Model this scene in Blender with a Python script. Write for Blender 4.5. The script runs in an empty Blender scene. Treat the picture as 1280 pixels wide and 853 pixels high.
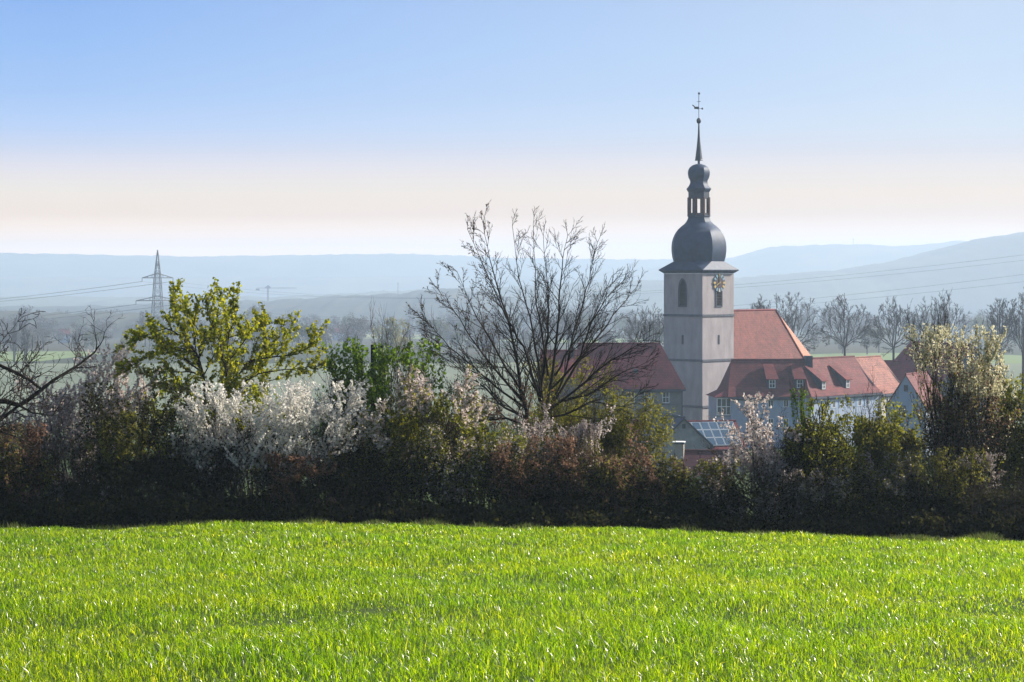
import bpy, math, random
import numpy as np
from mathutils import Vector, Matrix

# ---------------------------------------------------------------- basics
SC = bpy.context.scene
COL = SC.collection
R = math.radians
F = 3022.0            # focal length in photo pixels (1280 wide)
HZ = 340.0            # eye level in the photo

def P(px, py, Y):
    return Vector(((px - 640) / F * Y, Y, (HZ - py) / F * Y))

# ---------------------------------------------------------------- camera
cam_d = bpy.data.cameras.new('camera')
cam = bpy.data.objects.new('camera', cam_d)
COL.objects.link(cam)
cam.location = (0, 0, 0)
cam.rotation_euler = (R(90), 0, 0)
cam_d.sensor_width = 36
cam_d.lens = 36 * F / 1280
cam_d.shift_y = -(426.5 - HZ) / 1280
cam_d.clip_start = 0.5
cam_d.clip_end = 30000
SC.camera = cam

# ---------------------------------------------------------------- light
SUN_EL, SUN_AZ = R(29), R(64)      # azimuth clockwise from +Y (view direction)
world = bpy.data.worlds.new('World')
SC.world = world
world.use_nodes = True
nt = world.node_tree
nt.nodes.clear()
N = nt.nodes.new
L = nt.links.new
out = N('ShaderNodeOutputWorld')
bg = N('ShaderNodeBackground')
bg.inputs['Strength'].default_value = 0.09
sky = N('ShaderNodeTexSky')
sky.sky_type = 'NISHITA'
sky.sun_disc = False
sky.sun_elevation = SUN_EL
sky.sun_rotation = SUN_AZ
sky.air_density = 1.0
sky.dust_density = 1.5
tc = N('ShaderNodeTexCoord')
sep = N('ShaderNodeSeparateXYZ')
L(tc.outputs['Generated'], sep.inputs[0])
def ramp(nt_, stops, interp='LINEAR'):
    r = nt_.nodes.new('ShaderNodeValToRGB')
    r.color_ramp.interpolation = interp
    els = r.color_ramp.elements
    while len(els) > 1:
        els.remove(els[-1])
    els[0].position = stops[0][0]
    els[0].color = (*stops[0][1], 1)
    for p_, c_ in stops[1:]:
        e = els.new(p_)
        e.color = (*c_, 1)
    return r
def mapr(a, b, src, c=0.0, d=1.0):
    m = N('ShaderNodeMapRange')
    m.inputs[1].default_value = a
    m.inputs[2].default_value = b
    m.inputs[3].default_value = c
    m.inputs[4].default_value = d
    L(src, m.inputs[0])
    return m
# low sky: cream near the horizon, pale blue above, a deeper blue to the left
el = mapr(0.0, 0.16, sep.outputs['Z'])
SKY_L = ramp(nt, [(0.0, (0.5254, 0.31523999999999996, 0.141858)), (0.0579, (0.5254, 0.31523999999999996, 0.141858)), (0.0827, (0.3771, 0.22626, 0.101817)), (0.1448, (0.2217, 0.1359, 0.05985900000000001)), (0.2068, (0.1871, 0.1467, 0.1016)), (0.2689, (0.1491, 0.1317, 0.1354)), (0.3206, (0.1038, 0.1136, 0.1491)), (0.3723, (0.0772, 0.1055, 0.1655)), (0.455, (0.0563, 0.0927, 0.1633)), (0.5791, (0.0436, 0.0829, 0.1616)), (0.6825, (0.0374, 0.075, 0.158)), (1.0, (0.0318, 0.0638, 0.1343))])
SKY_R = ramp(nt, [(0.0, (0.27390000000000003, 0.16434, 0.073953)), (0.0579, (0.27390000000000003, 0.16434, 0.073953)), (0.0827, (0.27390000000000003, 0.16434, 0.073953)), (0.1448, (0.1826, 0.10956, 0.049302000000000006)), (0.2068, (0.1727, 0.124, 0.075)), (0.2689, (0.1501, 0.1268, 0.1114)), (0.3206, (0.1229, 0.1199, 0.1291)), (0.3723, (0.1137, 0.1274, 0.1455)), (0.455, (0.1012, 0.123, 0.1547)), (0.5791, (0.0952, 0.1218, 0.1602)), (0.6825, (0.0928, 0.1164, 0.1555)), (1.0, (0.0789, 0.0989, 0.1322))])
L(el.outputs[0], SKY_L.inputs[0])
L(el.outputs[0], SKY_R.inputs[0])
az = mapr(-0.18, 0.18, sep.outputs['X'])
mxa = N('ShaderNodeMix'); mxa.data_type = 'RGBA'
L(az.outputs[0], mxa.inputs[0]); L(SKY_L.outputs[0], mxa.inputs[6]); L(SKY_R.outputs[0], mxa.inputs[7])
scl = N('ShaderNodeVectorMath'); scl.operation = 'SCALE'
SKY_GAIN = 2.88
scl.inputs['Scale'].default_value = SKY_GAIN / bg.inputs['Strength'].default_value
L(mxa.outputs[2], scl.inputs[0])
hi = mapr(0.12, 0.30, sep.outputs['Z'])
mxb = N('ShaderNodeMix'); mxb.data_type = 'RGBA'
L(hi.outputs[0], mxb.inputs[0]); L(scl.outputs[0], mxb.inputs[6]); L(sky.outputs[0], mxb.inputs[7])
L(mxb.outputs[2], bg.inputs['Color'])
L(bg.outputs[0], out.inputs['Surface'])

sd = bpy.data.lights.new('sun', 'SUN')
sun = bpy.data.objects.new('sun', sd)
COL.objects.link(sun)
sd.energy = 5.0
sd.angle = R(0.5)
sd.color = (1.0, .92, .81)
S = Vector((math.sin(SUN_AZ) * math.cos(SUN_EL), math.cos(SUN_AZ) * math.cos(SUN_EL), math.sin(SUN_EL)))
sun.rotation_euler = S.to_track_quat('Z', 'Y').to_euler()

SC.view_settings.view_transform = 'Standard'
SC.view_settings.look = 'None'
SC.view_settings.exposure = 0.92
SC.view_settings.gamma = 1
SC.view_settings.use_curve_mapping = False
try:
    SC.cycles.use_denoising = True
    SC.cycles.max_bounces = 6
    SC.cycles.transmission_bounces = 4
    SC.cycles.volume_bounces = 2
    SC.cycles.use_fast_gi = False
except Exception:
    pass

# ---------------------------------------------------------------- materials
def new_mat(name):
    m = bpy.data.materials.new(name)
    m.use_nodes = True
    m.node_tree.nodes.clear()
    return m

def mat(name, col, rough=.7, var=.15, scale=3.0, spec=.3, metal=0.0, bump=0.0, bscale=20.0, col2=None, squash=None):
    """plain surface with blotchy procedural variation"""
    m = new_mat(name); t = m.node_tree; n = t.nodes.new; l = t.links.new
    o = n('ShaderNodeOutputMaterial'); b = n('ShaderNodeBsdfPrincipled')
    l(b.outputs[0], o.inputs[0])
    b.inputs['Roughness'].default_value = rough
    b.inputs['Specular IOR Level'].default_value = spec
    b.inputs['Metallic'].default_value = metal
    co = n('ShaderNodeTexCoord')
    src = co.outputs['Object']
    if squash:
        mp = n('ShaderNodeMapping'); mp.inputs['Scale'].default_value = squash
        l(src, mp.inputs[0]); src = mp.outputs[0]
    no = n('ShaderNodeTexNoise'); no.inputs['Scale'].default_value = scale; no.inputs['Detail'].default_value = 8
    no.inputs['Roughness'].default_value = .65
    l(src, no.inputs['Vector'])
    c2 = col2 or tuple(min(1, c * (1 + var * 1.6)) for c in col)
    c1 = tuple(c * (1 - var * 1.6) for c in col) if not col2 else col
    r = ramp(t, [(.3, c1), (.7, c2)])
    l(no.outputs[0], r.inputs[0]); l(r.outputs[0], b.inputs['Base Color'])
    if bump:
        nb = n('ShaderNodeTexNoise'); nb.inputs['Scale'].default_value = bscale; nb.inputs['Detail'].default_value = 4
        l(co.outputs['Object'], nb.inputs['Vector'])
        bp = n('ShaderNodeBump'); bp.inputs['Strength'].default_value = bump; bp.inputs['Distance'].default_value = .05
        l(nb.outputs[0], bp.inputs['Height']); l(bp.outputs[0], b.inputs['Normal'])
    return m

def tiles(name, c1, c2, row=.33, spec=.2, rough=.75, moss=None):
    """roof tiles: courses follow height, every tile a little different, weathered patches"""
    m = new_mat(name); t = m.node_tree; n = t.nodes.new; l = t.links.new
    o = n('ShaderNodeOutputMaterial'); b = n('ShaderNodeBsdfPrincipled')
    l(b.outputs[0], o.inputs[0])
    b.inputs['Roughness'].default_value = rough
    b.inputs['Specular IOR Level'].default_value = spec
    co = n('ShaderNodeTexCoord')
    sp = n('ShaderNodeSeparateXYZ'); l(co.outputs['Object'], sp.inputs[0])
    cb = n('ShaderNodeCombineXYZ')
    ad = n('ShaderNodeMath'); ad.operation = 'ADD'
    l(sp.outputs[0], ad.inputs[0]); l(sp.outputs[1], ad.inputs[1])
    l(ad.outputs[0], cb.inputs[0])
    l(sp.outputs[2], cb.inputs[1])
    br = n('ShaderNodeTexBrick')
    br.inputs['Scale'].default_value = 1
    br.inputs['Brick Width'].default_value = .30
    br.inputs['Row Height'].default_value = row
    br.inputs['Mortar Size'].default_value = .02
    br.inputs['Color1'].default_value = (*c1, 1)
    br.inputs['Color2'].default_value = (*c2, 1)
    br.inputs['Mortar'].default_value = (*[c * .55 for c in c1], 1)
    l(cb.outputs[0], br.inputs['Vector'])
    no = n('ShaderNodeTexNoise'); no.inputs['Scale'].default_value = .8; no.inputs['Detail'].default_value = 9
    no.inputs['Roughness'].default_value = .7
    l(co.outputs['Object'], no.inputs['Vector'])
    r = ramp(t, [(.3, (.52, .52, .58)), (.52, (1, 1, 1)), (.72, (1.32, 1.25, 1.18))])
    l(no.outputs[0], r.inputs[0])
    mx = n('ShaderNodeMix'); mx.data_type = 'RGBA'; mx.blend_type = 'MULTIPLY'; mx.inputs[0].default_value = 1
    l(br.outputs[0], mx.inputs[6]); l(r.outputs[0], mx.inputs[7])
    l(mx.outputs[2], b.inputs['Base Color'])
    bp = n('ShaderNodeBump'); bp.inputs['Strength'].default_value = .6; bp.inputs['Distance'].default_value = .04
    l(br.outputs['Fac'], bp.inputs['Height']); bp.invert = True
    l(bp.outputs[0], b.inputs['Normal'])
    return m

def leafmat(name, cols, trans=.5, rough=.5, spec=.25, tcol=1.3, noise=None):
    """thin leaves or petals: each leaf its own tone, light passes through"""
    m = new_mat(name); t = m.node_tree; n = t.nodes.new; l = t.links.new
    o = n('ShaderNodeOutputMaterial')
    b = n('ShaderNodeBsdfPrincipled'); tr = n('ShaderNodeBsdfTranslucent'); mx = n('ShaderNodeMixShader')
    b.inputs['Roughness'].default_value = rough
    b.inputs['Specular IOR Level'].default_value = spec
    g = n('ShaderNodeNewGeometry')
    k = len(cols)
    r = ramp(t, [(i / max(1, k - 1), c) for i, c in enumerate(cols)])
    l(g.outputs['Random Per Island'], r.inputs[0])
    src = r.outputs[0]
    if noise:
        co = n('ShaderNodeTexCoord')
        no = n('ShaderNodeTexNoise'); no.inputs['Scale'].default_value = noise[0]; no.inputs['Detail'].default_value = 5
        l(co.outputs['Object'], no.inputs['Vector'])
        rr = ramp(t, [(.35, noise[1]), (.65, noise[2])])
        l(no.outputs[0], rr.inputs[0])
        m2 = n('ShaderNodeMix'); m2.data_type = 'RGBA'; m2.blend_type = 'MULTIPLY'; m2.inputs[0].default_value = 1
        l(src, m2.inputs[6]); l(rr.outputs[0], m2.inputs[7]); src = m2.outputs[2]
    l(src, b.inputs['Base Color'])
    sc = n('ShaderNodeVectorMath'); sc.operation = 'SCALE'; sc.inputs['Scale'].default_value = tcol
    l(src, sc.inputs[0]); l(sc.outputs[0], tr.inputs[0])
    mx.inputs[0].default_value = trans
    l(b.outputs[0], mx.inputs[1]); l(tr.outputs[0], mx.inputs[2]); l(mx.outputs[0], o.inputs[0])
    return m

M = {}
M['bark'] = mat('bark', (.030, .024, .020), .9, .4, 8, .1)
M['bark_lit'] = mat('bark_lit', (.060, .042, .032), .85, .5, 8, .15)  # one even, lighter brown bark tone
M['bark_far'] = mat('bark_far', (.06, .05, .045), .9, .3, 1, .1)
M['twig'] = mat('twig', (.035, .026, .020), .85, .4, 6, .15)
M['twig_brown'] = mat('twig_brown', (.075, .047, .030), .85, .4, 6, .15)
M['plaster'] = mat('tower_plaster', (.35, .318, .325), .9, .13, .5, .15, bump=.2, bscale=3, squash=(1.6, 1.6, .5))
M['plaster_grey'] = mat('grey_plaster', (.17, .17, .175), .9, .22, .45, .15, bump=.2, bscale=3)
M['plaster_white'] = mat('white_plaster', (.30, .36, .47), .85, .07, .6, .2)
M['plaster_cream'] = mat('cream_plaster', (.55, .52, .45), .85, .1, .6, .2)
M['band'] = mat('band_stone', (.10, .11, .13), .85, .2, 2, .2)
M['slate'] = mat('slate', (.05, .07, .11), .5, .28, 1.3, .45, bump=.25, bscale=5)
M['dome'] = mat('dome_slate', (.022, .044, .092), .6, .22, 1.0, .3, bump=.3, bscale=4)
M['slate_dark'] = mat('slate_dark', (.035, .045, .07), .6, .25, 1.2, .3)
M['wood_dark'] = mat('dark_wood', (.055, .035, .035), .8, .3, 3, .2)
M['wood_red'] = mat('red_brown_wood', (.065, .032, .034), .8, .3, 3, .2)
M['frame'] = mat('window_frame', (.72, .73, .75), .5, .05, 2, .3)
M['glass'] = mat('window_glass', (.020, .026, .035), .12, .2, 1, .6)
M['glass_green'] = mat('dormer_glass', (.05, .07, .075), .15, .2, 1, .6)
M['shutter'] = mat('blue_shutter', (.30, .40, .56), .6, .08, 2, .25)
M['tile_red'] = tiles('church_tiles', (.175, .042, .032), (.115, .031, .026))
M['tile_maroon'] = tiles('maroon_tiles', (.19, .033, .040), (.14, .027, .033))
M['tile_mid'] = tiles('mid_red_tiles', (.17, .038, .038), (.12, .030, .033))
M['tile_dark'] = tiles('dark_old_tiles', (.085, .024, .030), (.06, .020, .026))
M['tile_pale'] = tiles('pale_salmon_tiles', (.30, .125, .095), (.26, .105, .08))
M['tile_hip_sun'] = tiles('sunlit_hip_tiles', (.44, .20, .13), (.38, .17, .11))  # church tile lightened: sunlight on the hip face put into the colour
M['gold'] = mat('gilding', (.58, .42, .13), .35, .05, 3, .5, metal=.3)
M['clock_blue'] = mat('clock_blue', (.18, .32, .42), .5, .05, 3, .4)
M['clock_dark'] = mat('clock_dark', (.055, .03, .045), .6, .1, 3, .3)
M['clock_white'] = mat('clock_white', (.50, .52, .48), .5, .05, 3, .4)
M['iron'] = mat('iron', (.03, .035, .055), .5, .1, 3, .4)
M['steel'] = mat('galvanised_steel', (.16, .17, .19), .5, .15, .5, .4, metal=.3)
M['cable'] = mat('cable', (.07, .075, .085), .6, .1, 1, .3)
M['white_paint'] = mat('white_paint', (.80, .78, .74), .6, .05, 3, .3)
M['render_lit'] = mat('pale_render', (.34, .30, .25), .85, .15, 1.2, .2)
M['post'] = mat('old_post', (.022, .020, .022), .9, .3, 5, .1)
M['panel'] = mat('solar_cell', (.055, .10, .15), .18, .12, .4, .6)
M['panel_frame'] = mat('solar_frame', (.50, .54, .58), .35, .05, 2, .5)

# ---------------------------------------------------------------- mesh helpers
def link(o, parent=None):
    COL.objects.link(o)
    if parent is not None:
        o.parent = parent
    return o

def mk(name, V, Fc, m, parent=None, smooth=False):
    me = bpy.data.meshes.new(name)
    if isinstance(Fc, np.ndarray):
        V = np.asarray(V, dtype=np.float32)
        nf, k = Fc.shape
        me.vertices.add(len(V))
        me.vertices.foreach_set('co', V.ravel())
        me.loops.add(nf * k)
        me.loops.foreach_set('vertex_index', Fc.astype(np.int32).ravel())
        me.polygons.add(nf)
        me.polygons.foreach_set('loop_start', np.arange(0, nf * k, k, dtype=np.int32))
        me.polygons.foreach_set('loop_total', np.full(nf, k, dtype=np.int32))
        me.update(calc_edges=True)
    else:
        me.from_pydata([tuple(v) for v in V], [], [tuple(f) for f in Fc])
        me.update()
    me.materials.append(m)
    if smooth:
        me.polygons.foreach_set('use_smooth', np.ones(len(me.polygons), dtype=bool))
        if smooth == 'edges': me.set_sharp_from_angle(angle=R(32))
    o = bpy.data.objects.new(name, me)
    return link(o, parent)

def tag(o, label=None, cat=None, group=None, kind=None):
    if label: o['label'] = label
    if cat: o['category'] = cat
    if group: o['group'] = group
    if kind: o['kind'] = kind
    return o

def empty(name, loc, rz=0, **k):
    o = bpy.data.objects.new(name, None)
    o.empty_display_size = .3
    o.location = loc
    o.rotation_euler = (0, 0, rz)
    link(o)
    return tag(o, **k)

def copy_tree(o, parent=None):
    c = o.copy()
    COL.objects.link(c)
    c.parent = parent
    for ch in list(o.children):
        copy_tree(ch, c)
    return c

class MB:
    def __init__(s): s.v = []; s.f = []
    def add(s, vs, fs):
        b = len(s.v)
        s.v += [tuple(v) for v in vs]
        s.f += [tuple(i + b for i in f) for f in fs]
    def box(s, x0, x1, y0, y1, z0, z1):
        s.add([(x0, y0, z0), (x1, y0, z0), (x1, y1, z0), (x0, y1, z0), (x0, y0, z1), (x1, y0, z1), (x1, y1, z1), (x0, y1, z1)],
              [(0, 3, 2, 1), (4, 5, 6, 7), (0, 1, 5, 4), (1, 2, 6, 5), (2, 3, 7, 6), (3, 0, 4, 7)])
    def obox(s, o, u, n_, a0, a1, z0, z1, d0, d1):
        """box on a wall: o origin on the wall plane, u along, n_ outward"""
        pts = []
        for z in (z0, z1):
            for a, d in ((a0, d0), (a1, d0), (a1, d1), (a0, d1)):
                pts.append((o[0] + u[0] * a + n_[0] * d, o[1] + u[1] * a + n_[1] * d, z))
        s.add(pts, [(0, 3, 2, 1), (4, 5, 6, 7), (0, 1, 5, 4), (1, 2, 6, 5), (2, 3, 7, 6), (3, 0, 4, 7)])
    def bar(s, p, q, r, k=4, r2=None):
        p = Vector(p); q = Vector(q); r2 = r if r2 is None else r2
        d = (q - p)
        if d.length < 1e-6: return
        d.normalize()
        a = d.orthogonal().normalized(); b = d.cross(a)
        vs = []
        for c, rr in ((p, r), (q, r2)):
            for i in range(k):
                t = 2 * math.pi * (i + .5) / k
                vs.append(c + (a * math.cos(t) + b * math.sin(t)) * rr)
        fs = [(i, (i + 1) % k, k + (i + 1) % k, k + i) for i in range(k)]
        fs += [tuple(range(k))[::-1], tuple(range(k, 2 * k))]
        s.add(vs, fs)
    def ring(s, prof, k=8, a0=22.5, cx=0, cy=0, cap=True):
        """loft of regular polygons: prof = [(radius, z)]"""
        vs = []
        for r, z in prof:
            for i in range(k):
                t = R(a0 + 360 / k * i)
                vs.append((cx + r * math.cos(t), cy + r * math.sin(t), z))
        fs = []
        for j in range(len(prof) - 1):
            for i in range(k):
                fs.append((j * k + i, j * k + (i + 1) % k, (j + 1) * k + (i + 1) % k, (j + 1) * k + i))
        if cap:
            fs.append(tuple(range(k))[::-1]); fs.append(tuple(range((len(prof) - 1) * k, len(prof) * k)))
        s.add(vs, fs)
    def build(s, name, m, parent=None, smooth=False):
        return mk(name, s.v, s.f, m, parent, smooth)

# ---------------------------------------------------------------- terrain
GY = [-200, 0, 60, 63, 80, 300, 450, 790, 1500, 2500, 5000, 9500]
GZ = [3, -1.8, -6.33, -6.75, -8.1, -24.5, -27, -30, -43, -62, -85, -90]
LPX = [-400, 0, 400, 640, 850, 1000, 1280, 1600]
LZ = [-.25, -.16, .03, -.08, -.16, -.34, -.42, -.5]
def gz(x, y):
    x = np.asarray(x, float); y = np.asarray(y, float)
    z = np.interp(y, GY, GZ)
    w = np.clip(y / 60, 0, 1) * np.clip((300 - y) / 200, 0, 1)
    px = 640 + x / np.maximum(y, 15) * F
    z = z + np.interp(px, LPX, LZ) * w
    z = z + np.where(y < 64, .035 * np.sin(x * 1.3 + y * .5) + .03 * np.sin(y * .9 - x * .4) + .02 * np.sin(x * 3.1 - y * 1.7), 0)
    return z
def g1(x, y): return float(gz(x, y))

ys = np.concatenate([np.array([-150, -60, -20]), np.arange(0, 80, 1.0), np.geomspace(80, 9000, 95)])
xs = np.concatenate([-np.geomspace(45, 8700, 45)[::-1], np.arange(-40, 41, 1.0), np.geomspace(45, 8700, 45)])
XX, YY = np.meshgrid(xs, ys)
ZZ = gz(XX, YY)
V = np.stack([XX.ravel(), YY.ravel(), ZZ.ravel()], 1)
nx = len(xs)
ii = (np.arange(len(ys) - 1)[:, None] * nx + np.arange(nx - 1)[None, :]).ravel()
Fg = np.stack([ii, ii + 1, ii + nx + 1, ii + nx], 1)

def ground_mat():
    m = new_mat('ground'); t = m.node_tree; n = t.nodes.new; l = t.links.new
    o = n('ShaderNodeOutputMaterial'); b = n('ShaderNodeBsdfPrincipled'); l(b.outputs[0], o.inputs[0])
    b.inputs['Roughness'].default_value = .95; b.inputs['Specular IOR Level'].default_value = .1
    g = n('ShaderNodeNewGeometry'); sp = n('ShaderNodeSeparateXYZ'); l(g.outputs['Position'], sp.inputs[0])
    no = n('ShaderNodeTexNoise'); no.inputs['Scale'].default_value = 2.5; no.inputs['Detail'].default_value = 8
    l(g.outputs['Position'], no.inputs['Vector'])
    near = ramp(t, [(.3, (.030, .050, .010)), (.7, (.055, .085, .018))]); l(no.outputs[0], near.inputs[0])
    mp = n('ShaderNodeMapping'); mp.inputs['Scale'].default_value = (.0035, .0016, 0)
    mp.inputs['Rotation'].default_value = (0, 0, .12)
    l(g.outputs['Position'], mp.inputs[0])
    vo = n('ShaderNodeTexVoronoi'); vo.inputs['Scale'].default_value = 2.2; vo.feature = 'F1'
    l(mp.outputs[0], vo.inputs['Vector'])
    sv = n('ShaderNodeSeparateXYZ'); l(vo.outputs['Color'], sv.inputs[0])
    far = ramp(t, [(0, (.045, .052, .030)), (.3, (.065, .060, .040)), (.5, (.04, .048, .030)), (.66, (.17, .22, .09)), (.74, (.055, .058, .038)),
                   (.86, (.24, .24, .13)), (.92, (.05, .05, .035))], 'CONSTANT')
    l(sv.outputs[0], far.inputs[0])
    # a long pale-green crop field across the valley
    a = n('ShaderNodeMapRange'); a.inputs[1].default_value = 400; a.inputs[2].default_value = 440; l(sp.outputs[1], a.inputs[0])
    c = n('ShaderNodeMapRange'); c.inputs[1].default_value = 792; c.inputs[2].default_value = 800; l(sp.outputs[1], c.inputs[0])
    n2 = n('ShaderNodeTexNoise'); n2.inputs['Scale'].default_value = .02; l(g.outputs['Position'], n2.inputs['Vector'])
    crop = ramp(t, [(.35, (.13, .155, .105)), (.65, (.17, .19, .13))]); l(n2.outputs[0], crop.inputs[0])
    m1 = n('ShaderNodeMix'); m1.data_type = 'RGBA'; l(a.outputs[0], m1.inputs[0]); l(near.outputs[0], m1.inputs[6]); l(crop.outputs[0], m1.inputs[7])
    m2 = n('ShaderNodeMix'); m2.data_type = 'RGBA'; l(c.outputs[0], m2.inputs[0]); l(m1.outputs[2], m2.inputs[6]); l(far.outputs[0], m2.inputs[7])
    l(m2.outputs[2], b.inputs['Base Color'])
    return m
go = mk('ground', V, Fg, ground_mat(), smooth=True)
tag(go, kind='structure')

# ---------------------------------------------------------------- hills
def hills_mat(name, c1, c2, sc):
    return mat(name, c1, .95, .3, sc, .05, col2=c2)
def hill(name, Y, prof, depth, m, rough, seed, x0=-400, x1=1700, n=420, zb=-105):
    """a ridge with its own front and back slope; the crest is broken by tree tops"""
    rng = np.random.default_rng(seed)
    px = np.linspace(x0, x1, n)
    py = np.interp(px, [p[0] for p in prof], [p[1] for p in prof])
    X = (px - 640) / F * Y
    Zc = (HZ - py) / F * Y
    # layered crest noise
    def fn(freq, amp):
        k = rng.normal(0, amp, int(n * freq) + 3)
        return np.interp(np.arange(n), np.linspace(0, n, len(k)), k)
    Zc = Zc + fn(.05, rough * .8) + fn(.3, rough * .6) + fn(1, rough * .6)
    rows = 22
    V = []
    for j in range(rows):
        t = j / (rows - 1)
        y = Y - depth * .5 * math.cos(math.pi * t) 
        prof_h = math.sin(math.pi * t) ** .8
        Z = zb + (Zc - zb) * prof_h + (rng.normal(0, rough * .5, n) if 0 < j < rows - 1 else 0)
        y_ = y + np.zeros(n)
        V.append(np.stack([X, y_, Z], 1))
    V = np.concatenate(V)
    ii = (np.arange(rows - 1)[:, None] * n + np.arange(n - 1)[None, :]).ravel()
    Fh = np.stack([ii, ii + 1, ii + n + 1, ii + n], 1)
    o = mk(name, V, Fh, m, smooth=True)
    tag(o, kind='structure')
    return o
HM1 = hills_mat('far_forest', (.030, .040, .028), (.14, .14, .08), .006)
HM2 = hills_mat('near_forest', (.022, .028, .024), (.075, .07, .045), .012)
hill('wooded_hills', 8000, [(-400, 316), (0, 317), (100, 318), (250, 321), (400, 319), (480, 317), (560, 319), (640, 323), (780, 324), (900, 324), (1000, 330), (1700, 334)], 1400, HM1, 1.5, 1)
hill('wooded_hills', 7000, [(-400, 348), (700, 345), (860, 330), (925, 321), (960, 309), (1010, 307), (1060, 305), (1130, 308), (1180, 303), (1197, 301), (1240, 303), (1700, 296)], 1200, HM1, 1.4, 2)
hill('wooded_hills', 4600, [(-400, 372), (400, 371), (517, 363), (640, 358), (760, 352), (930, 347), (1050, 338), (1130, 325), (1190, 308), (1230, 299), (1280, 291), (1400, 284), (1700, 286)], 1400, HM1, 1.2, 3)
hill('wooded_hills', 3200, [(-400, 383), (0, 385), (100, 385), (160, 382), (240, 378), (335, 376), (415, 371), (455, 370), (492, 367), (517, 364), (545, 363), (600, 368), (680, 378), (760, 388), (900, 396), (1700, 398)], 1500, HM2, 1.6, 4)
hill('wooded_hills', 1900, [(-400, 389), (0, 391), (90, 392), (160, 394), (230, 399), (290, 406), (350, 416), (450, 430), (560, 446), (1700, 470)], 500, HM2, 1.3, 5)

# ---------------------------------------------------------------- haze
def haze():
    mb = MB(); mb.box(-8900, 8900, -190, 9400, -110, 104)
    m = new_mat('haze_air'); t = m.node_tree
    o = t.nodes.new('ShaderNodeOutputMaterial'); v = t.nodes.new('ShaderNodeVolumePrincipled')
    v.inputs['Density'].default_value = 2.35e-4
    v.inputs['Color'].default_value = (.61, .765, .96, 1)
    v.inputs['Anisotropy'].default_value = .25
    t.links.new(v.outputs[0], o.inputs['Volume'])
    h = mb.build('haze', m)
    tag(h, label='pale blue spring haze filling the valley air', kind='stuff')
haze()

# ---------------------------------------------------------------- plants
def nrm(x, y, z):
    l = math.sqrt(x * x + y * y + z * z) or 1
    return x / l, y / l, z / l

def grow(rg, p, d, ln, r, lev, LV, segs):
    q = LV[lev]
    n = q['n']; st = ln / n
    last = lev == len(LV) - 1
    kids = q.get('kids', 0)
    kid_at = {}
    if not last:
        s0 = q.get('start', .2)
        for k in range(kids):
            i = min(n - 1, int((s0 + (1 - s0) * (k + rg.random()) / kids) * n))
            kid_at.setdefault(i, []).append(k)
    r_end = q.get('taper', .25)
    px, py, pz = p; dx, dy, dz = d
    j = q['jit']; up = q['up']
    for i in range(n):
        dx, dy, dz = nrm(dx + rg.gauss(0, j), dy + rg.gauss(0, j), dz + rg.gauss(0, j) + up)
        qx, qy, qz = px + dx * st, py + dy * st, pz + dz * st
        ra = r * (1 - (1 - r_end) * i / n); rb = r * (1 - (1 - r_end) * (i + 1) / n)
        segs.append((px, py, pz, qx, qy, qz, ra, rb, lev))
        if i in kid_at:
            for _ in kid_at[i]:
                a = R(q['ang'] * rg.uniform(.6, 1.3))
                ux, uy, uz = nrm(rg.gauss(0, 1), rg.gauss(0, 1), rg.gauss(0, 1))
                dt = ux * dx + uy * dy + uz * dz
                ux, uy, uz = nrm(ux - dt * dx, uy - dt * dy, uz - dt * dz)
                c, s = math.cos(a), math.sin(a)
                nd = nrm(dx * c + ux * s, dy * c + uy * s, dz * c + uz * s)
                fr = (i + 1) / n
                grow(rg, (qx, qy, qz), nd, ln * q['ratio'] * rg.uniform(.65, 1.2) * (1.15 - .45 * fr),
                     max(rb * q.get('rr', .6), q.get('rmin', .003)), lev + 1, LV, segs)
        px, py, pz = qx, qy, qz

def tubes(S_, k=4):
    """independent frustums for all segments"""
    p = S_[:, 0:3]; q = S_[:, 3:6]; ra = S_[:, 6:7]; rb = S_[:, 7:8]
    d = q - p
    d /= np.maximum(np.linalg.norm(d, axis=1, keepdims=True), 1e-9)
    ref = np.where(np.abs(d[:, 2:3]) > .9, np.array([[1., 0, 0]]), np.array([[0, 0, 1.]]))
    a = np.cross(d, ref); a /= np.linalg.norm(a, axis=1, keepdims=True)
    b = np.cross(d, a)
    vs = []
    ex = d * ra * .6
    for c, r_ in ((p, ra), (q + ex, rb)):
        for i in range(k):
            t = 2 * math.pi * i / k
            vs.append(c + (a * math.cos(t) + b * math.sin(t)) * r_)
    V = np.stack(vs, 1).reshape(-1, 3)
    n = len(S_); base = (np.arange(n) * 2 * k)[:, None]
    fs = []
    for i in range(k):
        fs.append(base + np.array([[i, (i + 1) % k, k + (i + 1) % k, k + i]]))
    return V, np.concatenate(fs)

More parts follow.
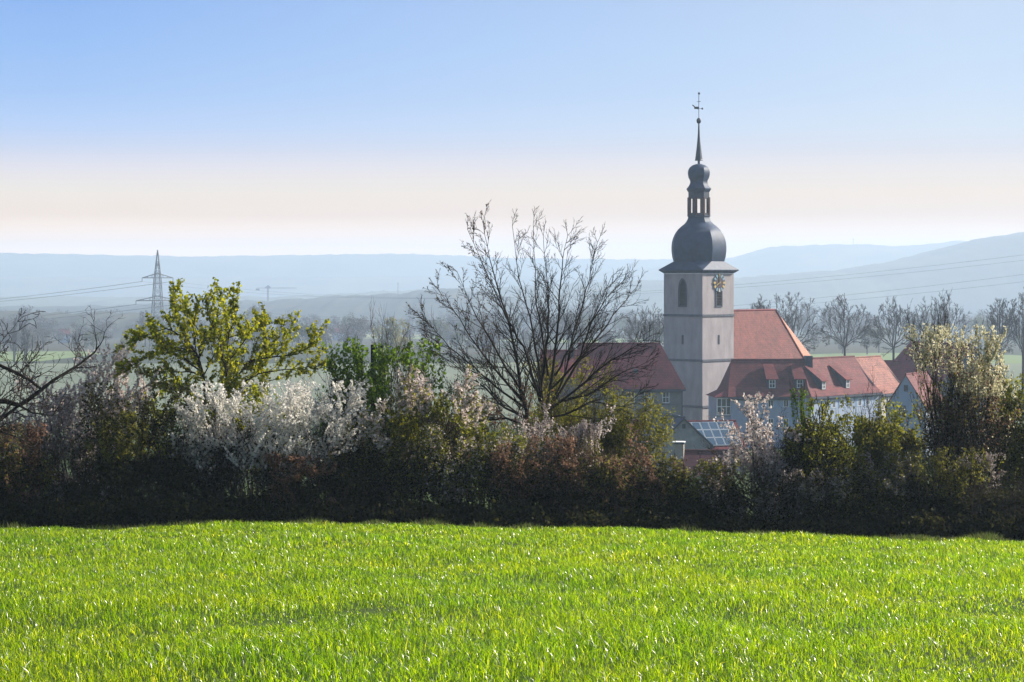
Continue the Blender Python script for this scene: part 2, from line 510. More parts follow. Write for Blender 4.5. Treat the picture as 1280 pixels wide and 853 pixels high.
def leaves(rng, S_, N_, smin, smax, aspect=.6, spread=.05, along=0.0, droop=0.0, kite=True):
    """N_ thin leaves or petals scattered on the given twig segments"""
    ln = np.linalg.norm(S_[:, 3:6] - S_[:, 0:3], axis=1)
    pr = ln / ln.sum()
    idx = rng.choice(len(S_), N_, p=pr)
    t = rng.random((N_, 1))
    c = S_[idx, 0:3] * (1 - t) + S_[idx, 3:6] * t + rng.normal(0, spread, (N_, 3))
    d = S_[idx, 3:6] - S_[idx, 0:3]
    d /= np.maximum(np.linalg.norm(d, axis=1, keepdims=True), 1e-9)
    u = rng.normal(0, 1, (N_, 3)) * (1 - along) + d * along * 2 + np.array([[0, 0, -droop]])
    u /= np.linalg.norm(u, axis=1, keepdims=True)
    w = np.cross(u, rng.normal(0, 1, (N_, 3)))
    w /= np.linalg.norm(w, axis=1, keepdims=True)
    s = rng.uniform(smin, smax, (N_, 1))
    u = u * s; w = w * s * aspect
    if kite:
        V = np.stack([c - u * .5, c - u * .05 + w * .5, c + u * .5, c - u * .05 - w * .5], 1).reshape(-1, 3)
    else:
        V = np.stack([c - u * .5 - w * .4, c - u * .5 + w * .4, c + u * .5 + w * .5, c + u * .5 - w * .5], 1).reshape(-1, 3)
    return V, np.arange(N_ * 4).reshape(-1, 4)

def fit(S_, w, h, cx=0.0, pz=99.0, ztop=None, pct=1.0, dscale=None, level=None):
    """scale the skeleton to a measured spread and height; the root stays on the ground"""
    e = S_ if level is None else S_[S_[:, 8] >= level]
    x0, x1 = np.percentile(e[:, 3], [pct, 100 - pct])
    z1 = np.percentile(e[:, 5], pz)
    sx = w / (x1 - x0); sz = h / z1
    mid = (x0 + x1) / 2
    T = S_.copy()
    sy = dscale or sx
    for o in (0, 3):
        T[:, o] = T[:, o] * sx
        T[:, o + 1] *= sy
        T[:, o + 2] *= sz
    # lean so the spread sits where it was measured, nothing moves at the root
    off = cx - mid * sx
    for o in (0, 3):
        T[:, o] += off * np.clip(T[:, o + 2] / (h * .45), 0, 1)
    return T

SHRUB = [dict(n=6, jit=.13, up=.05, kids=7, ang=38, ratio=.55, start=.15, rr=.6, rmin=.008),
         dict(n=4, jit=.20, up=.06, kids=6, ang=42, ratio=.5, start=.1, rr=.6, rmin=.005),
         dict(n=3, jit=.25, up=.05, kids=4, ang=45, ratio=.55, start=.1, rr=.7, rmin=.004),
         dict(n=2, jit=.3, up=.06)]
SPRIG = [dict(n=6, jit=.10, up=.10, kids=8, ang=36, ratio=.55, start=.15, rr=.6, rmin=.008),
         dict(n=4, jit=.14, up=.16, kids=7, ang=40, ratio=.5, start=.1, rr=.6, rmin=.005),
         dict(n=3, jit=.16, up=.25, kids=4, ang=38, ratio=.6, start=.1, rr=.7, rmin=.004),
         dict(n=3, jit=.16, up=.28)]

def plant(name, label, cat, px, Y, top, x0, x1, LV, seed, stems=8, fan=.5, layers=(), bark='twig', base_w=.5, r0=.035,
          group=None, pct=1.5, dirs=None, pz=None, dy=None, k=3, zdrop=.1, trunk=None, part='branches', leafpart='crown', minr=None, keep=None):
    """one woody plant measured from the photo: px root, top/x0/x1 extent in photo pixels"""
    rg = random.Random(seed); rng = np.random.default_rng(seed)
    if Y < 75 and name != 'dark_tree': Y += 2.4      # the hedge roots stand a little below the crest of the field
    X = (px - 640) / F * Y
    zb = g1(X, Y) - zdrop
    h = (HZ - top) / F * Y - zb
    w = (x1 - x0) / F * Y
    cx = ((x0 + x1) / 2 - px) / F * Y
    segs = []
    if trunk:
        tl, tr = trunk
        p = (0, 0, 0)
        q = (rg.gauss(0, .05), rg.gauss(0, .05), tl)
        segs.append((*p, *q, tr, tr * .8, 0))
        root = q
    if dirs:
        for th_, lp in dirs:
            lq = lp / F * Y
            grow(rg, (root[0], root[1], root[2] * rg.uniform(.8, 1)), nrm(math.sin(R(th_)), rg.gauss(0, .28), math.cos(R(th_))), lq * rg.uniform(.9, 1.04), tr * rg.uniform(.3, .52), 0, LV, segs)
    for i in range(0 if dirs else stems):
        a = 2 * math.pi * (i + rg.random()) / stems
        f = fan * rg.uniform(.2, 1.1)
        if trunk:
            pos = (root[0], root[1], root[2] * rg.uniform(.75, 1))
            r_ = tr * rg.uniform(.35, .6)
        else:
            br = base_w * math.sqrt(rg.random())
            pos = (br * math.cos(a), br * math.sin(a), 0)
            r_ = r0 * rg.uniform(.6, 1.1)
        grow(rg, pos, nrm(math.cos(a) * f, math.sin(a) * f, 1), h * rg.uniform(.5, 1.05), r_, 0, LV, segs)
    S_ = np.array(segs)
    S_ = fit(S_, w, h, cx, pct=pct, dscale=dy, pz=pz or (99.8 if trunk else 98.0))
    if 59 < Y < 75 and not trunk:
        S_[:, 1] *= .6; S_[:, 4] *= .6
    if minr:
        S_[:, 6] = np.maximum(S_[:, 6], minr); S_[:, 7] = np.maximum(S_[:, 7], minr * .8)
    if keep:
        S_ = keep(S_)
    o = empty(name, (X, Y, zb), label=label, cat=cat, group=group)
    V, Fb = tubes(S_, k)
    mk(part, V, Fb, M[bark], o)
    zmax = h
    for ly in layers:
        lv = ly.get('lev', 2)
        T = S_[S_[:, 8] >= lv]
        lo, hi_ = ly.get('z', (0, .5) if ly['m'] == 'lf_dark' else (0, 1))  # dark leaves stay low: hedge-bottom shade deepened by leaf colour
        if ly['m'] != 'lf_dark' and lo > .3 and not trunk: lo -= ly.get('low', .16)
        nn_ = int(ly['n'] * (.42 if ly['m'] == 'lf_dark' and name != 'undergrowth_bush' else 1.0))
        zz = T[:, 5] / zmax
        T = T[(zz >= lo) & (zz <= hi_)]
        if 'xr' in ly:
            a_, b_ = ly['xr']
            xx = T[:, 3]
            A0 = (a_ - px) / F * Y; A1 = (b_ - px) / F * Y
            T = T[(xx >= A0) & (xx <= A1)]
        cl_ = ly.get('clump') or ((2.9, ly.get('th', -.9)) if (lv >= 2 and ly.get('autoclump', True)) else None)
        if cl_:
            fq, th = cl_
            ph = rng.random(6) * 6
            c = (np.sin(T[:, 3] * fq + ph[0]) + np.sin(T[:, 4] * fq * .8 + ph[1]) + np.sin(T[:, 5] * fq * 1.2 + ph[2])
                 + .6 * np.sin(T[:, 3] * fq * 2.3 + ph[3]) + .6 * np.sin(T[:, 5] * fq * 2.1 + ph[4]))
            T = T[c > th]
        if len(T) == 0: continue
        q_ = .45 if lv >= 2 else 1.0
        V, Fl = leaves(rng, T, nn_, ly['s'][0] * 1.12, ly['s'][1] * 1.12, aspect=ly.get('asp', .6), spread=ly.get('sp', .04) * q_, along=ly.get('al', .25 if lv >= 2 else 0), droop=ly.get('dr', 0))
        mk(ly.get('name', leafpart), V, Fl, M[ly['m']], o)
    return o

# leaf colours
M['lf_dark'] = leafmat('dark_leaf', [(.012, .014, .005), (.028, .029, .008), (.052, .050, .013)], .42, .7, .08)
M['lf_bronze'] = leafmat('bronze_leaf', [(.035, .022, .012), (.07, .040, .020), (.11, .065, .035)], .45, .55)
M['lf_rust'] = leafmat('rust_leaf', [(.11, .060, .035), (.20, .115, .07), (.28, .17, .115)], .5, .55)
M['lf_olive'] = leafmat('olive_leaf', [(.08, .085, .012), (.15, .145, .018), (.22, .20, .028)], .55, .5)
M['lf_fresh'] = leafmat('fresh_leaf', [(.10, .12, .010), (.19, .195, .014), (.28, .265, .022)], .55, .45)
M['lf_maple'] = leafmat('maple_leaf', [(.09, .12, .006), (.22, .25, .010), (.38, .36, .016), (.20, .20, .012)], .6, .45)
M['lf_bright'] = leafmat('bright_leaf', [(.07, .14, .010), (.13, .22, .012), (.21, .30, .018)], .55, .42)
M['bl_white'] = leafmat('white_petal', [(.70, .68, .63), (.76, .73, .66), (.84, .81, .74)], .55, .7, .1, 1.12)
M['bl_pink'] = leafmat('pink_petal', [(.48, .38, .34), (.66, .57, .52), (.76, .70, .65)], .5, .7, .1, 1.05)
M['bl_cream'] = leafmat('cream_petal', [(.46, .43, .26), (.64, .60, .38), (.74, .70, .52)], .5, .7, .1, 1.05)
M['bl_dull'] = leafmat('dull_petal', [(.20, .165, .145), (.34, .29, .26), (.48, .43, .39)], .45, .7, .1, 1.0)
M['bud'] = leafmat('bud', [(.035, .022, .016), (.07, .045, .025), (.11, .08, .035)], .3, .6)

# ================================================================ the church
TY = 370.0
TU = TY / F                      # metres per photo pixel at the tower
TX = (873.5 - 640) * TU
def tz(py): return (HZ - py) * TU
TZ0 = g1(TX, TY) - .5
church = empty('church_tower', (TX, TY, 0), R(46.5), label='tall pale plastered church tower with dark onion dome and clock', cat='church tower')
HW = 3.79
def ringp(rows): return [(hw * TU / .9239, tz(y)) for hw, y in rows]
mb = MB()
mb.box(-HW, HW, -HW, HW, TZ0, tz(342))
mb.build('wall', M['plaster'], church)
mb = MB()
for yb in (394.0, 449.5, 506.5):
    mb = MB(); mb.box(-HW - .13, HW + .13, -HW - .13, HW + .13, tz(yb) - .16, tz(yb) + .16)
    mb.build('string_course', M['band'], church)
# eaves and skirt roof: square below, octagon above
mb = MB()
E = 4.36
zc, zt, zo = tz(342) + .02, tz(337.3), tz(327)
mb.add([(-HW - .02, -HW - .02, zc), (HW + .02, -HW - .02, zc), (HW + .02, HW + .02, zc), (-HW - .02, HW + .02, zc),
        (-E, -E, zt - .12), (E, -E, zt - .12), (E, E, zt - .12), (-E, E, zt - .12),
        (-E, -E, zt), (E, -E, zt), (E, E, zt), (-E, E, zt)],
       [(3, 2, 1, 0)] + [(i, (i + 1) % 4, 4 + (i + 1) % 4, 4 + i) for i in range(4)] + [(4 + i, 4 + (i + 1) % 4, 8 + (i + 1) % 4, 8 + i) for i in range(4)])
ro = 30.5 * TU / .9239
oc = [(ro * math.cos(R(22.5 + 45 * i)), ro * math.sin(R(22.5 + 45 * i)), zo) for i in range(8)]
sq = [(E, E, zt), (-E, E, zt), (-E, -E, zt), (E, -E, zt)]
vs = sq + oc
fs = []
# corner i (45+90i deg) sits between octagon verts 2i and 2i+1
for i in range(4):
    fs.append((i, 4 + (2 * i + 1) % 8, 4 + (2 * i) % 8))
    fs.append((i, (i + 1) % 4, 4 + (2 * i + 2) % 8, 4 + (2 * i + 1) % 8))
mb.add(vs, fs)
mb.build('eaves_roof', M['dome'], church)
mb = MB()
mb.ring(ringp([(30.5, 327.2), (32.2, 321), (33.0, 314), (33.1, 309), (32.5, 303), (31.2, 298), (28.8, 292.5), (25.2, 287), (21, 283), (17.3, 280),
               (14.9, 277), (13.5, 274), (12.9, 271.5), (13.9, 270.8), (13.9, 269.6)]))
mb.build('onion_dome', M['dome'], church, 'edges')
rl = 11.9 * TU / .9239
for i in range(8):
    t = R(22.5 + 45 * i)
    x, y = rl * math.cos(t), rl * math.sin(t)
    lan = MB(); lan.box(x - .17, x + .17, y - .17, y + .17, tz(269.7), tz(247)); lan.build('lantern_post', M['wood_red'], church)
for z0, z1 in ((269.7, 266.6), (248.5, 240.2)):
    # hollow octagonal band
    mb = MB(); vs = []
    for rr_, z in ((12.6, z0), (12.6, z1), (11.0, z1), (11.0, z0)):
        for i in range(8):
            t = R(22.5 + 45 * i); q = rr_ * TU / .9239
            vs.append((q * math.cos(t), q * math.sin(t), tz(z)))
    mb.add(vs, [(j * 8 + i, j * 8 + (i + 1) % 8, ((j + 1) % 4) * 8 + (i + 1) % 8, ((j + 1) % 4) * 8 + i) for j in range(4) for i in range(8)])
    mb.build('lantern_rail', M['slate_dark'], church)
mb = MB()
mb.ring(ringp([(12.8, 240.3), (14.8, 237), (14.9, 236), (12.8, 233.6), (11.2, 230.8), (10.4, 228), (10.6, 226), (12.3, 222.5), (13.2, 218.5), (13.3, 215.5),
               (12.5, 212), (10.6, 209), (7.6, 206.8), (3.5, 205.4), (1.5, 205), (1.4, 201)]))
mb.build('upper_onion', M['dome'], church, 'edges')
sp = MB()
sp.ring(ringp([(4.8, 201), (4.4, 199.6), (3.5, 192), (2.6, 184), (1.8, 176), (1.2, 167), (.8, 154)]))
sp.build('spire', M['slate_dark'], church)
def ball(px, py, rx, rz_, name, m, par, seg=12):
    b = MB(); pr = []
    for j in range(9):
        a = math.pi * j / 8
        pr.append((max(.001, rx * math.sin(a)) * TU, tz(py) - rz_ * TU * math.cos(a)))
    b.ring(pr, seg, cx=px * TU * math.cos(R(-46.5)), cy=px * TU * math.sin(R(-46.5)))
    return b.build(name, m, par, True)
ball(0, 151.3, 3.0, 3.8, 'spire_ball', M['iron'], church)
vane = MB()
vane.bar((0, 0, tz(148)), (0, 0, tz(118)), .045, 6)
vb = vane.build('vane_rod', M['iron'], church)
ball(.3, 117, 1.5, 1.5, 'top_ball', M['iron'], vb)
ball(.2, 127, .9, .9, 'vane_knob', M['iron'], vb)
vv = MB()
def vp(px, py, t): # point in the picture-facing plane of the vane
    c, s = math.cos(R(-46.5)), math.sin(R(-46.5))
    return (px * TU * c - t * s, px * TU * s + t * c, tz(py))
out_l = [(-.2, 133.6), (-4.6, 133.6), (-6.6, 131.6), (-8.2, 131), (-8.2, 132.4), (-6.6, 133.2), (-5.4, 135.2), (-6.2, 136.4), (-2, 136.6), (-.2, 137)]
n_ = len(out_l)
vv.add([vp(a, b, -.05) for a, b in out_l] + [vp(a, b, .05) for a, b in out_l],
       [tuple(range(n_)), tuple(range(n_, 2 * n_))[::-1]] + [(i, (i + 1) % n_, n_ + (i + 1) % n_, n_ + i) for i in range(n_)])
vv.bar(vp(-.2, 136, 0), vp(4, 136, 0), .03)
vv.bar(vp(-2.4, 127, 0), vp(2.4, 127, 0), .03)
vv.build('weathercock', M['iron'], vb)
ball(4.4, 136, 1.3, 1.3, 'vane_ball', M['iron'], vb)
mb = MB()
mb.ring(ringp([(4.7, 201.0), (4.9, 200.4), (4.7, 200)]))
mb.build('spire_collar', M['iron'], church)

# belfry openings, slits, clock
FACES = {'R': ((0, -HW), (1, 0), (0, -1)), 'L': ((-HW, 0), (0, -1), (-1, 0)),
         'B': ((0, HW), (-1, 0), (0, 1)), 'A': ((HW, 0), (0, 1), (1, 0))}
def arch_pts(a, w, z0, z1):
    h = w * 1.1
    pts = [(a - w / 2, z0), (a + w / 2, z0), (a + w / 2, z1 - h)]
    for t in (.35, .65, .85): pts.append((a + w / 2 * math.cos(t * math.pi / 2), z1 - h + h * math.sin(t * math.pi / 2)))
    pts.append((a, z1))
    for t in (.85, .65, .35): pts.append((a - w / 2 * math.cos(t * math.pi / 2), z1 - h + h * math.sin(t * math.pi / 2)))
    pts.append((a - w / 2, z1 - h))
    return pts
def wp(fc, a, z, d):
    o, u, nn = FACES[fc]
    return (o[0] + u[0] * a + nn[0] * d, o[1] + u[1] * a + nn[1] * d, z)
def belfry(fc, a):
    w, z0, z1 = 1.25, tz(382), tz(350)
    inner = arch_pts(a, w, z0, z1)
    outer = arch_pts(a, w + .42, z0 - .22, z1 + .25)
    m1 = MB(); n_ = len(inner)
    m1.add([wp(fc, x, z, .1) for x, z in outer] + [wp(fc, x, z, .1) for x, z in inner] + [wp(fc, x, z, -.01) for x, z in outer] + [wp(fc, x, z, .02) for x, z in inner],
           [(i, (i + 1) % n_, n_ + (i + 1) % n_, n_ + i) for i in range(n_)] +
           [(2 * n_ + i, 2 * n_ + (i + 1) % n_, (i + 1) % n_, i) for i in range(n_)] +
           [(n_ + i, n_ + (i + 1) % n_, 3 * n_ + (i + 1) % n_, 3 * n_ + i) for i in range(n_)])
    fr = m1.build('belfry_window', M['slate_dark'], church)
    m2 = MB(); m2.add([wp(fc, x, z, .015) for x, z in inner], [tuple(range(n_))])
    m2.build('dark_infill', M['post'], fr)  # dark sheet on the wall face, painting the shade of a recess
    m3 = MB()
    z = z0 + .25
    o, u, nn = FACES[fc]
    while z < z1 - .9:
        for s_ in (-1, 1):
            m3.add([wp(fc, a + s_ * .06, z + .16, .03), wp(fc, a + s_ * (w / 2 - .04), z + .16, .03), wp(fc, a + s_ * (w / 2 - .04), z, .09), wp(fc, a + s_ * .06, z, .09),
                    wp(fc, a + s_ * .06, z + .20, .03), wp(fc, a + s_ * (w / 2 - .04), z + .20, .03), wp(fc, a + s_ * (w / 2 - .04), z + .04, .09), wp(fc, a + s_ * .06, z + .04, .09)],
                   [(0, 1, 2, 3), (4, 5, 6, 7), (3, 2, 6, 7), (0, 1, 5, 4), (0, 3, 7, 4), (1, 2, 6, 5)])
        z += .42
    m3.build('louvres', M['post'], fr)
belfry('L', -.15 + .1); belfry('R', 0.12); belfry('A', 0); belfry('B', 0)
for fc, a in (('L', -.05), ('R', .12)):
    for zz in (429.5,):
        m1 = MB(); o, u, nn = FACES[fc]
        m1.obox(o, u, nn, a - .22, a + .22, tz(zz) - .06, tz(419) + .08, -.02, .03)
        s1 = m1.build('slit_window', M['band'], church)
        m2 = MB(); m2.obox(o, u, nn, a - .12, a + .12, tz(zz), tz(419), -.01, .04)
        m2.build('dark_infill', M['glass'], s1)
# clock
ck = MB(); cz = tz(353.6); CR = 1.36; ca = .12
def cp(ang, r, d):      # clock-plane point, angle clockwise from twelve as seen from outside
    return wp('R', ca + r * math.sin(R(ang)), cz + r * math.cos(R(ang)), d)
K = 36
ck.add([cp(i * 10, CR * .62, .16) for i in range(K)] + [cp(i * 10, CR * .62, .02) for i in range(K)],
       [tuple(range(K))] + [(i, (i + 1) % K, K + (i + 1) % K, K + i) for i in range(K)])
clock = ck.build('clock_face', M['clock_dark'], church)
m1 = MB()
m1.add([cp(i * 10, CR, .13) for i in range(K)] + [cp(i * 10, CR, .02) for i in range(K)],
       [tuple(range(K))] + [(i, (i + 1) % K, K + (i + 1) % K, K + i) for i in range(K)])
m1.build('dial_ring', M['iron'], clock)
for h in range(12):
    m1 = MB(); a = h * 30
    wd = 6.2
    m1.add([cp(a - wd * 1.4, CR * .66, .17), cp(a + wd * 1.4, CR * .66, .17), cp(a + wd * 1.1, CR * 1.03, .17), cp(a - wd * 1.1, CR * 1.03, .17),
            cp(a - wd * 1.4, CR * .66, .12), cp(a + wd * 1.4, CR * .66, .12), cp(a + wd * 1.1, CR * 1.03, .12), cp(a - wd * 1.1, CR * 1.03, .12)],
           [(0, 1, 2, 3), (4, 7, 6, 5), (0, 4, 5, 1), (1, 5, 6, 2), (2, 6, 7, 3), (3, 7, 4, 0)])
    m1.build('hour_mark', M['gold'] if h in (0, 3, 4, 8, 9) else M['clock_white'] if h in (6,) else M['clock_blue'], clock)
for nm, a, r_, wd in (('minute_hand', -3, CR * .92, .09), ('hour_hand', 240, CR * .62, .12), ):
    m1 = MB()
    pa, pb = Vector(cp(a, r_, .2)), Vector(cp(a + 180, r_ * .25, .2))
    m1.bar(pb, pa, wd, 4, wd * .5)
    m1.build(nm, M['gold'], clock)

# ---------------------------------------------------------------- generic houses
def hpt(p): return tuple(p)
def house(name, label, cat, x, y, ang, Lx, W, z0, ze, zr, wall='plaster_grey', roof='tile_maroon', hip=(0, 0), ov=.45, kick=0.0, group=None, roofname='roof'):
    """ridge along local X; front wall is local -Y"""
    h = empty(name, (x, y, 0), R(ang), label=label, cat=cat, group=group)
    hw, hl = W / 2, Lx / 2
    mb = MB()
    vs = [(-hl, -hw, z0), (hl, -hw, z0), (hl, hw, z0), (-hl, hw, z0), (-hl, -hw, ze), (hl, -hw, ze), (hl, hw, ze), (-hl, hw, ze)]
    fs = [(0, 1, 5, 4), (2, 3, 7, 6), (3, 2, 1, 0)]
    slope = (zr - ze) / (hw)
    if not hip[0]: vs.append((-hl, 0, zr - .12)); fs.append((3, 0, 4, len(vs) - 1, 7))
    else: fs.append((3, 0, 4, 7))
    if not hip[1]: vs.append((hl, 0, zr - .12)); fs.append((1, 2, 6, len(vs) - 1, 5))
    else: fs.append((1, 2, 6, 5))
    mb.add(vs, fs)
    mb.build('wall', M[wall], h)
    # roof rows from ridge to eave
    rows = [(0, zr, 0)]
    if kick:
        rows.append((hw * .70, zr - (zr - ze) * (.70 + kick * .5), .70))
    rows.append((hw + ov, ze - ov * slope * (.45 if kick else 1) , 1))
    ft = []
    V_ = []; nr = len(rows)
    for (yo, z, t) in rows:
        xl = -hl - (ov if not hip[0] else ov * t) + (hip[0] * (1 - t) if hip[0] else 0)
        xr = hl + (ov if not hip[1] else ov * t) - (hip[1] * (1 - t) if hip[1] else 0)
        V_ += [(xl, -yo, z), (xr, -yo, z), (xl, yo, z), (xr, yo, z)]
    Fs = []
    for i in range(nr - 1):
        a, b = i * 4, (i + 1) * 4
        Fs.append((b, b + 1, a + 1, a) if True else None)
        Fs.append((a + 2, a + 3, b + 3, b + 2))
        if hip[0]: Fs.append((a, a + 2, b + 2, b) if i else (0, b + 2, b))
        if hip[1]: Fs.append((b + 1, b + 3, a + 3, a + 1) if i else (b + 1, b + 3, 1))
    me_v = V_
    # share the ridge verts
    Fs = [tuple({2: 0, 3: 1}.get(i, i) for i in f) for f in Fs]
    Fs = [tuple(dict.fromkeys(f)) for f in Fs]
    mr = mk(roofname, me_v, Fs, M[roof], h)
    sm = mr.modifiers.new('thick', 'SOLIDIFY'); sm.thickness = .18; sm.offset = -1
    rt = MB()
    rt.bar((-hl - (ov if not hip[0] else -hip[0]), 0, zr + .03), (hl + (ov if not hip[1] else -hip[1]), 0, zr + .03), .13, 6)
    rt.build('ridge_tiles', M[roof], mr)
    gt = MB()
    ge = rows[-1][1]
    gt.box(-hl - ov, hl + ov, -hw - ov - .12, -hw - ov + .02, ge - .34, ge - .06)
    gt.box(-hl - ov * .2, hl + ov * .2, -hw - ov + .06, -hw - .005, ge - .52, ge - .14)
    gt.build('gutter', M['slate_dark'], h)
    h['dims'] = (hl, hw)
    return h, mr

def window(par, o, u, n_, a, z, w, h_, nv=1, nh=1, fr='frame', gl='glass', bar=.08, name='window', shut=None, proud=.06):
    mb = MB()
    mb.obox(o, u, n_, a - w / 2, a - w / 2 + bar, z, z + h_, -.02, proud)
    mb.obox(o, u, n_, a + w / 2 - bar, a + w / 2, z, z + h_, -.02, proud)
    mb.obox(o, u, n_, a - w / 2 + bar, a + w / 2 - bar, z, z + bar, -.02, proud)
    mb.obox(o, u, n_, a - w / 2 + bar, a + w / 2 - bar, z + h_ - bar, z + h_, -.02, proud)
    for i in range(nv):
        c = a - w / 2 + w * (i + 1) / (nv + 1)
        mb.obox(o, u, n_, c - bar * .4, c + bar * .4, z + bar, z + h_ - bar, -.01, proud - .01)
    for i in range(nh):
        c = z + h_ * (i + 1) / (nh + 1)
        mb.obox(o, u, n_, a - w / 2 + bar, a + w / 2 - bar, c - bar * .4, c + bar * .4, -.01, proud - .014)
    f = mb.build(name, M[fr], par)
    mb = MB(); mb.obox(o, u, n_, a - w / 2 + bar * .9, a + w / 2 - bar * .9, z + bar * .9, z + h_ - bar * .9, -.02, proud - .035)
    mb.build('pane', M[gl], f)
    if shut:
        for s_ in (-1, 1):
            mb = MB()
            c = a + s_ * (w / 2 + shut / 2 + .04)
            mb.obox(o, u, n_, c - shut / 2, c + shut / 2, z - .03, z + h_ + .03, .005, .05)
            mb.build('shutter', M['shutter'], par)
    return f

def U(Y): return Y / F

# nave with its polygonal choir roof
def wall_roof_from(name, label, cat, roofm, hipm, Rl, Rr, Fl, Fr, Br, Bl, z0, wallm):
    pass
Yn = 386
nv = empty('church_nave', (0, 0, 0), 0, label='church nave behind the tower, steep red tiled roof hipped at its right end', cat='church nave')
RA = P(905, 388.8, 378); RB = P(969.5, 387.6, 393)
FA = P(905, 470, 371); FB = P(1014, 472, 386.5)
BB = P(1026, 470.5, 399.5); BC = P(1000, 464, 410); BA = P(905, 468, 396)
zev = FA.z
for q in (FA, FB, BB, BC, BA): q.z = zev
vs = [RA, RB, FA, FB, BB, BC, BA]
rf = mk('roof', vs, [(2, 3, 1, 0), (4, 5, 1), (5, 6, 0, 1), (0, 6, 2)], M['tile_red'], nv)
hp = mk('hip_roof', [FB, BB, RB], [(0, 1, 2)], M['tile_hip_sun'], nv)
for q_ in (rf, hp):
    s_ = q_.modifiers.new('thick', 'SOLIDIFY'); s_.thickness = .2; s_.offset = -1
mb = MB(); mb.bar(RB + Vector((0, 0, .06)), FB + Vector((0, 0, .06)), .16, 6); mb.bar(RA + Vector((0, 0, .05)), RB + Vector((0, 0, .05)), .16, 6)
mb.build('ridge_tiles', M['tile_maroon'], nv)
ring = [FA, FB, BB, BC, BA]
cen = sum(ring, Vector()) / 5
rw = [cen + (q - cen) * .95 for q in ring]
mb = MB()
mb.add([(q.x, q.y, zev - .1) for q in rw] + [(q.x, q.y, -26.5) for q in rw], [tuple(range(5))] + [(i, 5 + i, 5 + (i + 1) % 5, (i + 1) % 5) for i in range(5)])
mb.build('wall', M['plaster'], nv)

# grey house left of the tower
Yg = 338.0; ug = U(Yg)
gx = lambda px: (px - 640) * ug
gzz = lambda py: (HZ - py) * ug
gcx = (gx(724) + gx(855)) / 2
W1 = 9.6
h1, r1 = house('parsonage', 'grey plastered house with broad maroon roof left of the church tower', 'house', gcx, Yg + W1 / 2, 1.2, gx(852) - gx(728), W1, -26, gzz(481) , gzz(431) , 'plaster_grey', 'tile_maroon', hip=(0, 2.6), ov=.5)
o1 = (0, -W1 / 2); u1 = (1, 0); n1 = (0, -1)
def la(px): return gx(px) - gcx
for px_ in (768, 788, 809, 831.5):
    window(h1, o1, u1, n1, la(px_), gzz(504), .95, 1.6, 1, 1, shut=None)
for px_ in (798, 818):
    window(h1, o1, u1, n1, la(px_), gzz(520), .6, .8, 0, 0, fr='slate_dark')
mb = MB(); mb.obox(o1, u1, n1, la(729), la(852), gzz(506), gzz(505) , -.01, .05); mb.build('string_course', M['band'], h1)
mb = MB(); mb.obox(o1, u1, n1, la(851.4), la(852.4), -26, gzz(484), .01, .12); mb.build('downpipe', M['slate_dark'], h1)
mb = MB(); a_ = la(794.5); mb.add([(a_ - .3, -3.55, gzz(467)), (a_ + .3, -3.55, gzz(467)), (a_ + .3, -3.1, gzz(463)), (a_ - .3, -3.1, gzz(463)),
     (a_ - .3, -3.85, gzz(466.6)), (a_ + .3, -3.85, gzz(466.6)), (a_ + .3, -3.3, gzz(462)), (a_ - .3, -3.3, gzz(462))],
     [(0, 1, 2, 3), (4, 5, 6, 7), (0, 1, 5, 4), (1, 2, 6, 5), (2, 3, 7, 6), (3, 0, 4, 7)])
mb.build('skylight', M['glass_green'], r1)

h1b, _ = house('side_house', 'lower maroon roofed house half hidden behind the bare tree', 'house', gx(699) + 1.2, 352, 1, 6.5, 8.5, -26, (HZ - 470) * U(348), (HZ - 438.5) * U(352), 'plaster_grey', 'tile_maroon')
mb = MB(); mb.box(gx(715) - gx(699) - 1.0, gx(721) - gx(699) - 1.2, -1.2, .2, -16, (HZ - 434) * U(352)); mb.build('chimney', M['slate_dark'], h1b)

# long white house right of the tower (wing facing the viewer)
Yw = 346.0; uw = U(Yw)
wx = lambda px: (px - 640) * uw
wz = lambda py: (HZ - py) * uw
W2 = 9.5
wl, wr_ = wx(909), wx(1013)
wcx = (wl + wr_) / 2
ridge_z = (HZ - 450) * U(Yw + W2 / 2)
h2, r2 = house('rectory', 'long white house with blue shutters and four dormers, in front of the church', 'house', wcx, Yw + W2 / 2 + .5, 6, wr_ - wl, W2, -26.5, wz(494), ridge_z, 'plaster_white', 'tile_mid', hip=(1.0, 0), ov=.5, kick=.14)
o2 = (0, -W2 / 2)
lw = lambda px: (wx(px) - wcx)
for px_ in (940, 959.5, 979, 998):
    window(h2, o2, u1, n1, lw(px_), wz(509.5), .78, 1.05, 1, 0, shut=.5)
for px_ in (940, 959.5, 979, 998):
    window(h2, o2, u1, n1, lw(px_), wz(535), .8, 1.3, 1, 1, shut=.5)
